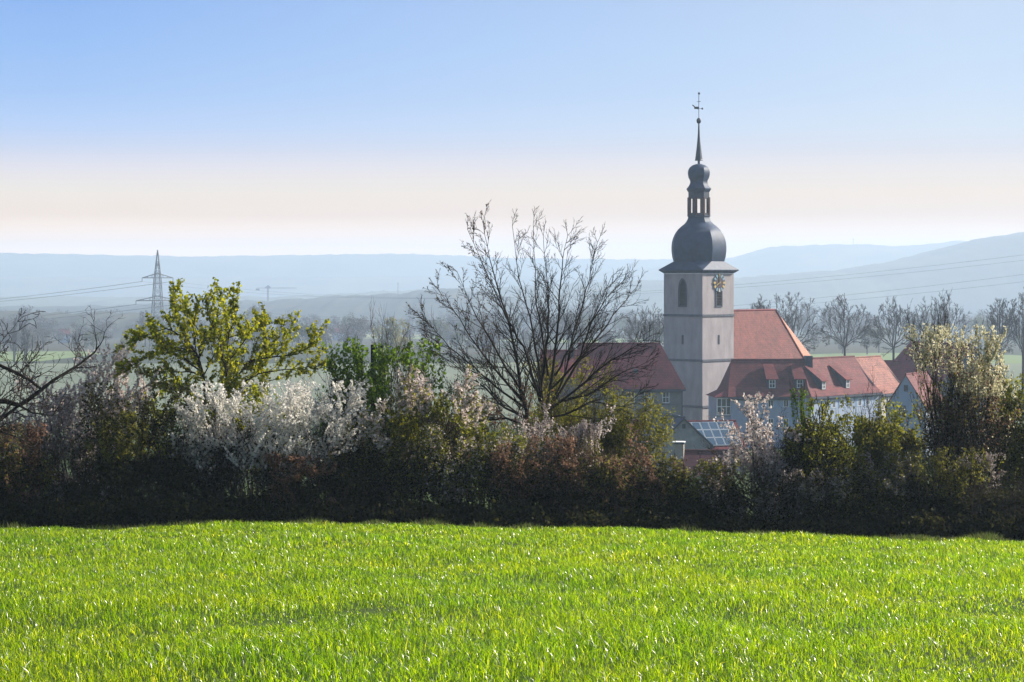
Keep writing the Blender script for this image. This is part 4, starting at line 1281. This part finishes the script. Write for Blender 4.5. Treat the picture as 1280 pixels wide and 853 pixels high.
limb([(24, 507, .2), (40, 516, .3), (58, 519, .3), (74, 520, .4)], Yl, .03, .01)
rg = random.Random(77); segs = []
TW = [dict(n=5, jit=.16, up=.06, kids=5, ang=42, ratio=.5, start=.1, rr=.6, rmin=.008), dict(n=4, jit=.2, up=.04, kids=3, ang=45, ratio=.55, start=.1, rr=.7, rmin=.006), dict(n=3, jit=.25, up=.03)]
for px, py in ((10, 461), (24, 468), (38, 476), (-10, 455), (0, 501), (30, 503), (45, 492), (60, 481), (72, 472), (92, 460), (108, 449), (50, 518), (66, 519), (120, 437), (-15, 501)):
    for _ in range(2):
        p_ = P(px, py, Yl + .3)
        grow(rg, tuple(p_), nrm(rg.gauss(.3, .6), rg.gauss(0, .5), rg.uniform(-.2, 1)), rg.uniform(.6, 1.25), .016, 0, TW, segs)
Vt, Ft = tubes(np.array(segs), 3)
o_ = mb.build('overhanging_limb', M['bark'])
tag(o_, 'long dark bare limb reaching in from the left edge', 'branch')
mk('twigs', Vt, Ft, M['bark'], o_)

# -- flowering and leafing plants, left to right
Pn('blossom_tree', 'pale pink blossom tree with dark twigs at the far left', 'tree', 96, 66, 430, 14, 172, SPRIG, 51, stems=9, fan=.85, trunk=(1.2, .09), bark='bark',
   layers=[dict(lev=2, n=19000, th=-1.8, low=0, s=(.045, .1), asp=.8, m='bl_pink', sp=.03, z=(.4, 1)), dict(lev=2, n=5200, s=(.035, .07), asp=.8, m='bl_dull', sp=.04, z=(.2, .75))])
Pn('blossom_tree', 'low pale pink blossom thicket under the far left blossom tree', 'tree', 60, 64, 505, -20, 150, SPRIG, 52, stems=12, fan=.9, base_w=1.2,
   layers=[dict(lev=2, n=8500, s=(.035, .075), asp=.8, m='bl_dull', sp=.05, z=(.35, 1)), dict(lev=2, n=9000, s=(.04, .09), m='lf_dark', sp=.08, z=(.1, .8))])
MAPLE = [dict(n=7, jit=.07, up=.02, kids=9, ang=38, ratio=.5, start=.2, rr=.55, rmin=.012),
         dict(n=5, jit=.12, up=.08, kids=7, ang=36, ratio=.5, start=.1, rr=.55, rmin=.008),
         dict(n=4, jit=.15, up=.12, kids=3, ang=36, ratio=.5, start=.15, rr=.6, rmin=.006), dict(n=3, jit=.2, up=.14)]
MLIMBS = [[(430, 640), (425, 490), (390, 380), (330, 310), (250, 270), (170, 300), (70, 335)],
          [(390, 380), (320, 260), (280, 180), (295, 95)], [(385, 340), (380, 250), (390, 165)],
          [(425, 490), (330, 400), (230, 380), (130, 420), (50, 460)], [(425, 490), (350, 470), (250, 470), (150, 480)],
          [(430, 640), (530, 560), (525, 440), (500, 330), (450, 230), (440, 140)], [(525, 440), (540, 320), (530, 200), (500, 90)],
          [(540, 320), (570, 220), (580, 110)], [(525, 440), (600, 350), (640, 280), (700, 200)], [(480, 350), (520, 320), (600, 290), (680, 270), (735, 240)],
          [(530, 560), (640, 420), (740, 380), (800, 330), (835, 260)], [(640, 420), (760, 400), (860, 390), (935, 350), (945, 300)],
          [(530, 560), (680, 480), (800, 460), (900, 450), (975, 440)], [(390, 380), (240, 340), (120, 285)],
          [(425, 490), (400, 420), (440, 330), (350, 200), (335, 160)], [(390, 560), (300, 540), (200, 500)], [(530, 560), (700, 520), (860, 480)],
          [(425, 490), (470, 400), (450, 300), (490, 220)], [(540, 420), (620, 440), (700, 400), (720, 330)], [(400, 400), (300, 370), (210, 330), (190, 250)]]
MSUB = [dict(n=5, jit=.09, up=.05, kids=4, ang=38, ratio=.5, start=.15, rr=.6, rmin=.005, taper=.3), dict(n=3, jit=.12, up=.06)]
traced_tree('maple_tree', 'tall tree in fresh yellow green leaf left of the white blackthorn', MLIMBS, 3.71, 140, 338, (430, 700), 69, 53, r_big=.048, r_lim=(.020, .030), tr=.09,
            sub=MSUB, start=.15, slen=(.42, .35), dens=.5, depth=2.0,
            foliage=[dict(name='crown', n=12500, s=(.05, .125), asp=.85, sp=.03, dr=.3, m='lf_maple', rmax=.012)])
Pn('bush', 'loose yellow green bush between the maple trunk and the white blackthorn', 'shrub', 300, 66.8, 436, 170, 408, SHRUB, 59, stems=26, fan=.9, base_w=2.0, bark='twig',
   layers=[dict(lev=2, n=16000, th=-1.2, s=(.05, .11), asp=.8, m='lf_maple', sp=.07, z=(.5, 1)), dict(name='dark_leaves', lev=1, n=16000, s=(.05, .1), m='lf_dark', sp=.1, z=(.1, .7))])
Pn('white_blackthorn', 'large blackthorn thick with white blossom in the left hedge', 'shrub', 350, 63.5, 474, 232, 470, SPRIG, 54, stems=20, fan=.8, base_w=1.5, bark='twig',
   layers=[dict(lev=2, n=44000, th=-1.5, low=.05, s=(.035, .08), asp=.8, m='bl_white', sp=.035, z=(.50, 1)), dict(lev=2, n=3500, s=(.03, .06), asp=.8, m='bl_white', sp=.05, z=(.3, .6)),
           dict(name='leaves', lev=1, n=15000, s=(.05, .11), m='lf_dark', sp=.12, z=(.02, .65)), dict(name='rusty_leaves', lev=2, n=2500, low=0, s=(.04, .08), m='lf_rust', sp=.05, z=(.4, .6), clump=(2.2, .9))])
Pn('white_blackthorn', 'shaded blackthorn with greyish white blossom at the foot of the maple', 'shrub', 262, 62.6, 520, 222, 306, SPRIG, 55, stems=10, fan=.6, base_w=.8,
   layers=[dict(lev=2, n=6500, s=(.03, .07), asp=.8, m='bl_white', sp=.05, z=(.35, 1), clump=(2.2, .2)), dict(name='leaves', lev=1, n=6000, s=(.05, .1), m='lf_dark', sp=.1, z=(0, .8))])
Pn('hawthorn', 'dark green hawthorn below the maple, left of the white blackthorn', 'shrub', 180, 62.5, 476, 104, 250, SHRUB, 56, stems=16, fan=.7, base_w=1.3,
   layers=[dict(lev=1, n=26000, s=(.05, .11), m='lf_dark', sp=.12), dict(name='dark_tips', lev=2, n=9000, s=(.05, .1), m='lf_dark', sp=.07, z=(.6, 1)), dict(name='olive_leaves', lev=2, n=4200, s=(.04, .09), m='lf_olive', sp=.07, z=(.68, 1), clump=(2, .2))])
Pn('bush', 'brown olive bush at the left edge of the hedge', 'shrub', 18, 62, 528, -45, 66, SHRUB, 57, stems=14, fan=.6, base_w=1.1,
   layers=[dict(lev=1, n=13000, s=(.05, .1), m='lf_dark', sp=.1, z=(0, .75)), dict(name='rusty_leaves', lev=2, n=7000, s=(.04, .09), m='lf_rust', sp=.06, z=(.5, 1), clump=(1.8, 0)), dict(name='olive_leaves', lev=2, n=5000, s=(.04, .09), m='lf_olive', sp=.07, z=(.55, 1))])
Pn('bush', 'dark bush with scattered greyish blossom below the far left blossom tree', 'shrub', 92, 62, 548, 48, 150, SHRUB, 58, stems=14, fan=.6, base_w=1.1,
   layers=[dict(lev=1, n=14000, s=(.05, .1), m='lf_dark', sp=.1), dict(name='blossom', lev=2, n=3800, s=(.03, .07), asp=.8, m='bl_dull', sp=.06, z=(.2, 1), clump=(2, .2))])
# ivy-clad cut trunks
PY = 68.4
for i, (px, top, r_, lb) in enumerate(((475.5, 432, .072, 'dark upright post in the hedge, the tallest, standing bare topped'), (466.5, 431, .075, 'dark upright post in the hedge, wrapped in bright leaves beside the bare topped one'),
                                       (450.5, 448, .07, 'short dark upright post between the leafy shoots'), (421, 474, .18, 'thick dark stump, the leftmost and lowest of the posts'))):
    X = (px - 640) / F * PY; zb = g1(X, PY) - .2; zt_ = (HZ - top) / F * PY
    mb = MB(); mb.ring([(r_ * 1.1, zb), (r_, zb + 2), (r_ * .97, zt_ - .03), (r_ * .85, zt_)], 9, 0, X, PY)
    tag(mb.build('wooden_post', M['post']), lb, 'post', 'dark posts in the hedge')
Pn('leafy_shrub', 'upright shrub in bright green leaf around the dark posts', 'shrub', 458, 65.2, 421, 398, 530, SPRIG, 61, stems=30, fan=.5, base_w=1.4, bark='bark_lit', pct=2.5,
   layers=[dict(lev=2, n=19000, s=(.05, .12), asp=.75, m='lf_bright', sp=.07, z=(.45, 1)), dict(name='olive_leaves', lev=2, n=8000, s=(.05, .1), m='lf_olive', sp=.08, z=(.2, .7))])
Pn('apple_tree', 'young apple tree with pinkish white blossom and green leaves right of the posts', 'tree', 524, 63.2, 456, 466, 598, MAPLE, 62, stems=12, fan=.8, trunk=(1.7, .055), bark='twig',
   layers=[dict(lev=2, n=7500, s=(.04, .09), asp=.85, m='bl_pink', sp=.05, z=(.3, 1), clump=(2.0, -.5)), dict(name='leaves', lev=2, n=8500, s=(.04, .1), asp=.7, m='lf_fresh', sp=.06, z=(.35, 1))])
Pn('bush', 'twiggy brown bush with green tips between apple tree and bare tree', 'shrub', 590, 66, 478, 530, 668, SHRUB, 63, stems=16, fan=.7, base_w=1.3, bark='twig_brown',
   layers=[dict(lev=2, n=8000, s=(.035, .08), m='lf_rust', sp=.06, z=(.35, 1)), dict(name='olive_leaves', lev=2, n=6500, s=(.04, .09), m='lf_olive', sp=.06, z=(.3, .95), clump=(1.8, 0))])
Pn('bush', 'bush with green leaves and scattered white blossom below the apple tree', 'shrub', 590, 62.6, 528, 520, 655, SHRUB, 64, stems=16, fan=.6, base_w=1.3,
   layers=[dict(lev=2, n=9500, s=(.04, .09), m='lf_fresh', sp=.06, z=(.45, 1)), dict(name='blossom', lev=2, n=5500, s=(.03, .07), asp=.85, m='bl_pink', sp=.06, z=(.35, 1), clump=(1.7, .1)), dict(name='dark_leaves', lev=1, n=15000, s=(.05, .1), m='lf_dark', sp=.12, z=(0, .75))])
Pn('bush', 'low rusty brown bush under the white blackthorn', 'shrub', 400, 62, 566, 330, 478, SHRUB, 65, stems=15, fan=.6, base_w=1.4,
   layers=[dict(lev=1, n=16000, s=(.05, .1), m='lf_dark', sp=.12, z=(0, .8)), dict(name='rusty_leaves', lev=2, n=6500, s=(.035, .08), m='lf_rust', sp=.06, z=(.5, 1), clump=(1.8, .1)), dict(name='bronze_leaves', lev=2, n=6500, s=(.035, .08), m='lf_bronze', sp=.08, z=(.3, 1))])
Pn('bush', 'dark bush with green and brown leaves left of the young apple trunk', 'shrub', 478, 62.6, 530, 420, 545, SHRUB, 66, stems=15, fan=.6, base_w=1.4,
   layers=[dict(lev=1, n=17000, s=(.05, .1), m='lf_dark', sp=.12, z=(0, .85)), dict(name='olive_leaves', lev=2, n=7500, s=(.035, .08), m='lf_olive', sp=.06, z=(.5, 1))])
Pn('willow_bush', 'rounded olive yellow bush right of the bare tree trunk', 'shrub', 742, 66.5, 488, 660, 828, SHRUB, 67, stems=20, fan=.75, base_w=1.4, bark='twig_brown',
   layers=[dict(lev=1, n=24000, s=(.035, .09), m='lf_olive', sp=.1, z=(.25, 1)), dict(name='fresh_leaves', lev=2, n=9000, s=(.03, .08), m='lf_fresh', sp=.07, z=(.4, 1), clump=(1.6, 0))])
Pn('willow_bush', 'tall olive green bush directly behind the bare tree limbs', 'shrub', 700, 69, 447, 655, 765, SHRUB, 68, stems=16, fan=.45, base_w=1.0, bark='twig_brown',
   layers=[dict(lev=2, n=9500, s=(.04, .09), m='lf_olive', sp=.09, z=(.35, 1))])
Pn('pale_blackthorn', 'pale pinkish blossoming shrub at the foot of the bare tree', 'shrub', 703, 64, 504, 658, 752, SPRIG, 69, stems=16, fan=.55, base_w=.9,
   layers=[dict(lev=2, n=8500, s=(.03, .07), asp=.7, m='bl_pink', sp=.03, z=(.68, 1)), dict(name='leaves', lev=2, n=9000, s=(.04, .08), m='lf_olive', sp=.08, z=(.2, .75))])
Pn('rust_bush', 'wide bush with rusty brown young leaves in front of the bare tree', 'shrub', 700, 62.3, 545, 622, 790, SHRUB, 70, stems=24, fan=.65, base_w=1.8, bark='twig_brown',
   layers=[dict(lev=2, n=15000, s=(.03, .08), m='lf_rust', sp=.06, z=(.6, 1)), dict(name='bronze_leaves', lev=2, n=9000, s=(.04, .08), m='lf_bronze', sp=.09, z=(.35, .85)), dict(name='dark_leaves', lev=1, n=22000, s=(.05, .1), m='lf_dark', sp=.14, z=(0, .75))])
Pn('rust_bush', 'lower rusty bush sloping down towards the chimney', 'shrub', 790, 62.6, 570, 730, 858, SHRUB, 71, stems=20, fan=.6, base_w=1.6, bark='twig_brown',
   layers=[dict(lev=2, n=8000, s=(.03, .08), m='lf_rust', sp=.06, z=(.62, 1), xr=(730, 840)), dict(name='olive_leaves', lev=2, n=6500, s=(.04, .08), m='lf_olive', sp=.08, z=(.5, 1)), dict(name='dark_leaves', lev=1, n=18000, s=(.05, .1), m='lf_dark', sp=.14, z=(0, .8))])
Pn('hedge_bush', 'low dark green hedge bush below the grey gable', 'shrub', 868, 62.3, 571, 820, 920, SHRUB, 72, stems=18, fan=.55, base_w=1.3,
   layers=[dict(lev=1, n=22000, s=(.05, .1), m='lf_dark', sp=.12), dict(name='fresh_leaves', lev=2, n=5500, s=(.04, .08), m='lf_olive', sp=.06, z=(.68, 1)), dict(name='blossom', lev=2, n=350, s=(.03, .08), asp=.9, m='bl_pink', sp=.04, z=(.85, 1))])
Pn('plum_tree', 'small tree with cream pink blossom in front of the white house', 'tree', 950, 63.4, 492, 896, 1004, SPRIG, 73, stems=13, fan=.62, trunk=(1.1, .07), bark='bark', base_w=.5,
   layers=[dict(lev=2, n=7800, s=(.04, .085), asp=.85, m='bl_pink', sp=.04, z=(.35, 1)), dict(name='leaves', lev=2, n=2500, s=(.03, .07), m='lf_bronze', sp=.05, z=(.2, .9))])
Pn('grey_bush', 'grey brown bush with dull faded blossom below the small blossom tree', 'shrub', 945, 62, 585, 890, 1012, SHRUB, 74, stems=18, fan=.6, base_w=1.4,
   layers=[dict(lev=1, n=16000, s=(.05, .1), m='lf_dark', sp=.12, z=(0, .9)), dict(name='blossom', lev=2, n=6500, s=(.03, .07), m='bl_dull', sp=.06, z=(.35, 1), clump=(1.6, -.2)), dict(name='rusty_leaves', lev=2, n=3500, s=(.03, .07), m='lf_bronze', sp=.06, z=(.5, 1))])
GNARL = [dict(n=7, jit=.20, up=.0, kids=8, ang=45, ratio=.5, start=.15, rr=.6, rmin=.014),
         dict(n=5, jit=.26, up=.05, kids=6, ang=48, ratio=.5, start=.1, rr=.6, rmin=.01),
         dict(n=4, jit=.28, up=.08, kids=4, ang=45, ratio=.5, start=.1, rr=.6, rmin=.007), dict(n=3, jit=.3, up=.08)]
Pn('gnarled_tree', 'gnarled dark old fruit tree in young green leaf right of the blossom tree', 'tree', 1022, 63.2, 500, 980, 1080, GNARL, 75, stems=18, fan=.9, trunk=(1.6, .11), bark='bark', minr=.009,
   layers=[dict(lev=2, n=12000, th=-1.5, s=(.04, .095), m='lf_fresh', sp=.07, z=(.3, 1)), dict(name='dark_leaves', lev=1, n=12000, s=(.05, .09), m='lf_dark', sp=.1, z=(.1, .85))])
Pn('hedge_tree', 'spreading green leafed tree in front of the rear wing of the white house', 'tree', 1085, 65, 499, 1030, 1150, SHRUB, 76, stems=24, fan=.7, base_w=1.2, bark='bark',
   layers=[dict(lev=2, n=14000, th=-1.2, s=(.045, .1), m='lf_fresh', sp=.09, z=(.5, 1)), dict(name='olive_leaves', lev=1, n=12000, s=(.05, .09), m='lf_olive', sp=.1, z=(.2, .85))])
Pn('leafy_shoot', 'thin bright green leafy shoot standing up before the dormers', 'shrub', 1004, 63, 482, 990, 1014, SPRIG, 77, stems=3, fan=.12, base_w=.2,
   layers=[dict(lev=2, n=1300, s=(.04, .08), m='lf_bright', sp=.03, z=(.45, 1))])
Pn('grey_bush', 'greyish bush with dull pink tips below the spreading green tree', 'shrub', 1062, 62, 588, 1000, 1124, SHRUB, 78, stems=20, fan=.6, base_w=1.5,
   layers=[dict(lev=1, n=19000, s=(.05, .1), m='lf_dark', sp=.12, z=(0, .9)), dict(name='blossom', lev=2, n=4500, s=(.03, .07), m='bl_dull', sp=.06, z=(.35, 1), clump=(1.6, 0)), dict(name='olive_leaves', lev=2, n=5000, s=(.03, .08), m='lf_olive', sp=.06, z=(.6, 1))])
Pn('grey_bush', 'bush with pale pinkish twig tips left of the tall cream blossom shrub', 'shrub', 1118, 62.3, 565, 1070, 1172, SHRUB, 79, stems=18, fan=.6, base_w=1.3, bark='twig_brown',
   layers=[dict(lev=1, n=15000, s=(.05, .1), m='lf_dark', sp=.12, z=(0, .8)), dict(name='blossom', lev=2, n=5000, s=(.03, .07), m='bl_dull', sp=.05, z=(.5, 1), clump=(1.6, 0)), dict(name='olive_leaves', lev=2, n=6500, s=(.03, .08), m='lf_olive', sp=.06, z=(.5, 1))])
TALL = [dict(n=8, jit=.08, up=.06, kids=10, ang=34, ratio=.5, start=.2, rr=.55, rmin=.012),
        dict(n=5, jit=.14, up=.12, kids=7, ang=38, ratio=.5, start=.1, rr=.55, rmin=.008),
        dict(n=4, jit=.18, up=.16, kids=4, ang=40, ratio=.5, start=.1, rr=.6, rmin=.006), dict(n=3, jit=.2, up=.16)]
Pn('cream_blackthorn', 'tallest shrub of the right hedge, crowned with cream blossom', 'shrub', 1202, 63.6, 405, 1148, 1258, TALL, 80, stems=18, fan=.5, base_w=.7, bark='bark', r0=.06, pct=2,
   layers=[dict(lev=2, n=3200, th=-1.2, low=0, s=(.035, .085), asp=.75, m='bl_cream', sp=.04, z=(.8, 1)), dict(name='blossom', lev=2, n=4600, th=-1.2, low=0, s=(.035, .085), asp=.75, m='bl_cream', sp=.04, z=(.68, 1), xr=(1196, 1275)), dict(lev=2, n=1500, s=(.03, .07), asp=.8, m='bl_cream', sp=.04, z=(.5, .75)), dict(name='leaves', lev=2, n=5000, s=(.04, .08), m='lf_rust', sp=.07, z=(.45, .9)), dict(name='olive_leaves', lev=2, n=3500, s=(.04, .08), m='lf_olive', sp=.07, z=(.35, .8)), dict(name='dark_leaves', lev=1, n=8000, s=(.04, .09), m='lf_dark', sp=.10, z=(.1, .55))])
Pn('hazel_bush', 'fresh green bush at the right edge of the hedge', 'shrub', 1258, 65, 468, 1210, 1320, SHRUB, 81, stems=20, fan=.6, base_w=1.4, bark='bark',
   layers=[dict(lev=2, n=15000, s=(.045, .1), m='lf_fresh', sp=.08, z=(.4, 1)), dict(name='olive_leaves', lev=1, n=14000, s=(.05, .09), m='lf_olive', sp=.1, z=(.1, .85))])
Pn('bush', 'dark green bush at the foot of the tall cream blossom shrub', 'shrub', 1175, 62, 560, 1130, 1232, SHRUB, 82, stems=18, fan=.5, base_w=1.2,
   layers=[dict(lev=1, n=20000, s=(.05, .1), m='lf_dark', sp=.12), dict(name='olive_leaves', lev=2, n=4500, s=(.03, .08), m='lf_olive', sp=.06, z=(.6, 1), clump=(1.6, .1))])
Pn('bush', 'dark bush with faint pale blossom at the lower right edge of the hedge', 'shrub', 1255, 62, 555, 1205, 1320, SHRUB, 83, stems=18, fan=.5, base_w=1.2,
   layers=[dict(lev=1, n=20000, s=(.05, .1), m='lf_dark', sp=.12), dict(name='blossom', lev=2, n=2200, s=(.03, .07), m='bl_dull', sp=.06, z=(.3, .9), clump=(1.6, .1))])
# dark lower hedge, second row
ROW = [(-20, 560, 150), (60, 566, 150), (140, 555, 150), (215, 560, 140), (290, 565, 150), (365, 570, 150), (440, 572, 150), (515, 575, 140), (590, 580, 150),
       (660, 580, 150), (735, 585, 150), (810, 592, 140), (870, 600, 130), (935, 600, 140), (1000, 595, 140), (1065, 590, 150), (1135, 585, 150), (1210, 570, 150), (1290, 560, 150)]
ROWL = ['at the far left edge', 'under the far left blossom', 'under the hawthorn', 'left of the blackthorn foot', 'under the blackthorn', 'behind the low rusty bush', 'below the posts',
        'behind the apple trunk', 'right of the apple trunk', 'under the bare tree', 'under the rusty bush', 'under the sloping rusty bush', 'below the chimney', 'under the small blossom tree',
        'under the gnarled tree', 'under the spreading green tree', 'left of the cream blossom shrub', 'behind the cream blossom shrub', 'at the far right edge']
for i, ((px, top, w_), lb) in enumerate(zip(ROW, ROWL)):
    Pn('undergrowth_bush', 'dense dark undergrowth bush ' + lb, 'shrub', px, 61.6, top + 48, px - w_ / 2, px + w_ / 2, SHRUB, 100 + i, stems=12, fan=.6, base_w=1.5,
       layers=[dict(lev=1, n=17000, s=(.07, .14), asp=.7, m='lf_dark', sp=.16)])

# ================================================================ the crop of young grass
def grass(n_, seed=3):
    rng = np.random.default_rng(seed)
    y0, y1 = 15.5, 62.5
    # density falls with distance, blades get a little broader
    pw = -.05
    uu = rng.random(n_)
    Y = (y0 ** (1 + pw) + uu * (y1 ** (1 + pw) - y0 ** (1 + pw))) ** (1 / (1 + pw))
    X = rng.uniform(-1, 1, n_) * (.232 * Y + .6)
    # rows of the crop: gather blades into drill rows that run away from the viewer, slightly to the right
    row = .125
    ph = X * math.cos(.35) - Y * math.sin(.35)
    Xs = (np.round(ph / row) * row - ph) * .45
    X = X + Xs * math.cos(.35)
    Z = gz(X, Y)
    patch = (np.sin(X * .9 + 1.3 * np.sin(Y * .33)) + np.sin(Y * .62 - X * .5) + .7 * np.sin(X * 2.7 + Y * 1.9) + .5 * np.sin(X * 5.1 - Y * 2.7))
    hmul = 1 + .20 * patch
    dip = np.zeros(n_)
    for cx_, cy_, rx_, ry_ in ((3.0, 26.9, .75, .7), (4.0, 21.6, .5, .45), (-3.9, 54, 1.7, 1.1), (-1.4, 34.7, .6, .9), (5.6, 33, .7, .8), (-2.6, 24.5, .35, .4), (1.1, 45, 1.2, .9), (-6.5, 40, .7, 1.1)):
        rr_ = ((X - cx_) / rx_) ** 2 + ((Y - cy_) / ry_) ** 2
        dip = np.maximum(dip, np.exp(-rr_ ** 1.5) * (.75 + .25 * np.sin(X * 9 + Y * 6)))
    h = rng.uniform(.06, .16, n_) * np.clip(hmul, .45, 1.5) * (1 - .62 * dip)
    wd = np.maximum(.007, Y * 2.4e-4) * rng.uniform(.6, 1.4, n_)
    a = rng.uniform(0, 2 * np.pi, n_)
    lean = np.abs(rng.normal(0, .55, n_)) + .12
    la = rng.uniform(0, 2 * np.pi, n_)
    lx = np.cos(la) * lean - .10; ly = np.sin(la) * lean
    bx, by = np.cos(a) * wd, np.sin(a) * wd
    base = np.stack([X, Y, Z - .01], 1)
    W_ = np.stack([bx, by, 0 * bx], 1)
    mid = base + np.stack([lx * h * .35, ly * h * .35, h * .6], 1)
    tip = base + np.stack([lx * h * 1.25, ly * h * 1.25, h * (1.0 - .25 * lean)], 1)
    V = np.stack([base - W_ * .35, base + W_ * .35, mid + W_ * .5, mid - W_ * .5, tip], 1).reshape(-1, 3)
    b = (np.arange(n_) * 5)[:, None]
    Fq = np.concatenate([b + np.array([[0, 1, 2]]), b + np.array([[0, 2, 3]]), b + np.array([[3, 2, 4]])])
    return V, Fq
def grass_mat():
    m = new_mat('young_wheat'); t = m.node_tree; n = t.nodes.new; l = t.links.new
    o = n('ShaderNodeOutputMaterial')
    b = n('ShaderNodeBsdfPrincipled'); tr = n('ShaderNodeBsdfTranslucent'); mx = n('ShaderNodeMixShader')
    b.inputs['Roughness'].default_value = .27; b.inputs['Specular IOR Level'].default_value = .62
    g = n('ShaderNodeNewGeometry')
    r = ramp(t, [(0, (.040, .085, .004)), (.4, (.072, .130, .004)), (.75, (.11, .175, .005)), (.95, (.16, .21, .008)), (1, (.30, .32, .10))])
    l(g.outputs['Random Per Island'], r.inputs[0])
    no = n('ShaderNodeTexNoise'); no.inputs['Scale'].default_value = .35; no.inputs['Detail'].default_value = 4
    l(g.outputs['Position'], no.inputs['Vector'])
    r2 = ramp(t, [(.35, (.80, .92, .85)), (.65, (1.15, 1.05, .95))]); l(no.outputs[0], r2.inputs[0])
    m2 = n('ShaderNodeMix'); m2.data_type = 'RGBA'; m2.blend_type = 'MULTIPLY'; m2.inputs[0].default_value = 1
    l(r.outputs[0], m2.inputs[6]); l(r2.outputs[0], m2.inputs[7])
    l(m2.outputs[2], b.inputs['Base Color'])
    sc = n('ShaderNodeVectorMath'); sc.operation = 'MULTIPLY'; sc.inputs[1].default_value = (3.6, 3.3, .85)
    l(m2.outputs[2], sc.inputs[0]); l(sc.outputs[0], tr.inputs[0])
    mx.inputs[0].default_value = .62
    l(b.outputs[0], mx.inputs[1]); l(tr.outputs[0], mx.inputs[2]); l(mx.outputs[0], o.inputs[0])
    return m
Vg, Fg_ = grass(420000)
gr = mk('grass', Vg, Fg_, grass_mat())
tag(gr, 'bright green young crop blades covering the whole foreground field', 'grass', kind='stuff')

# ragged margin of weeds and old stalks along the foot of the hedge
def margin(n_, seed=9):
    rng = np.random.default_rng(seed)
    X = rng.uniform(-16, 16, n_); Y = rng.normal(62.0, .5, n_)
    Z = gz(X, Y)
    k = .5 + .5 * np.sin(X * 1.1 + np.sin(X * .37) * 3) * np.sin(X * 2.9 + 1)
    h = rng.uniform(.08, .26, n_) * (.45 + k)
    wd = rng.uniform(.008, .02, n_)
    a = rng.uniform(0, 6.28, n_); lx = rng.normal(0, .3, n_); ly = rng.normal(0, .3, n_)
    base = np.stack([X, Y, Z - .01], 1); W_ = np.stack([np.cos(a) * wd, np.sin(a) * wd, 0 * a], 1)
    mid = base + np.stack([lx * h * .3, ly * h * .3, h * .6], 1)
    tip = base + np.stack([lx * h, ly * h, h], 1)
    V = np.stack([base - W_ * .5, base + W_ * .5, mid + W_ * .6, mid - W_ * .6, tip], 1).reshape(-1, 3)
    b = (np.arange(n_) * 5)[:, None]
    return V, np.concatenate([b + np.array([[0, 1, 2]]), b + np.array([[0, 2, 3]]), b + np.array([[3, 2, 4]])])
M['weed'] = leafmat('weed', [(.04, .06, .012), (.07, .11, .014), (.10, .13, .02), (.14, .13, .05)], .45, .6)
Vm, Fm = margin(20000)
tag(mk('weeds', Vm, Fm, M['weed']), 'ragged weeds and dry stalks along the foot of the hedge', 'weeds', kind='stuff')
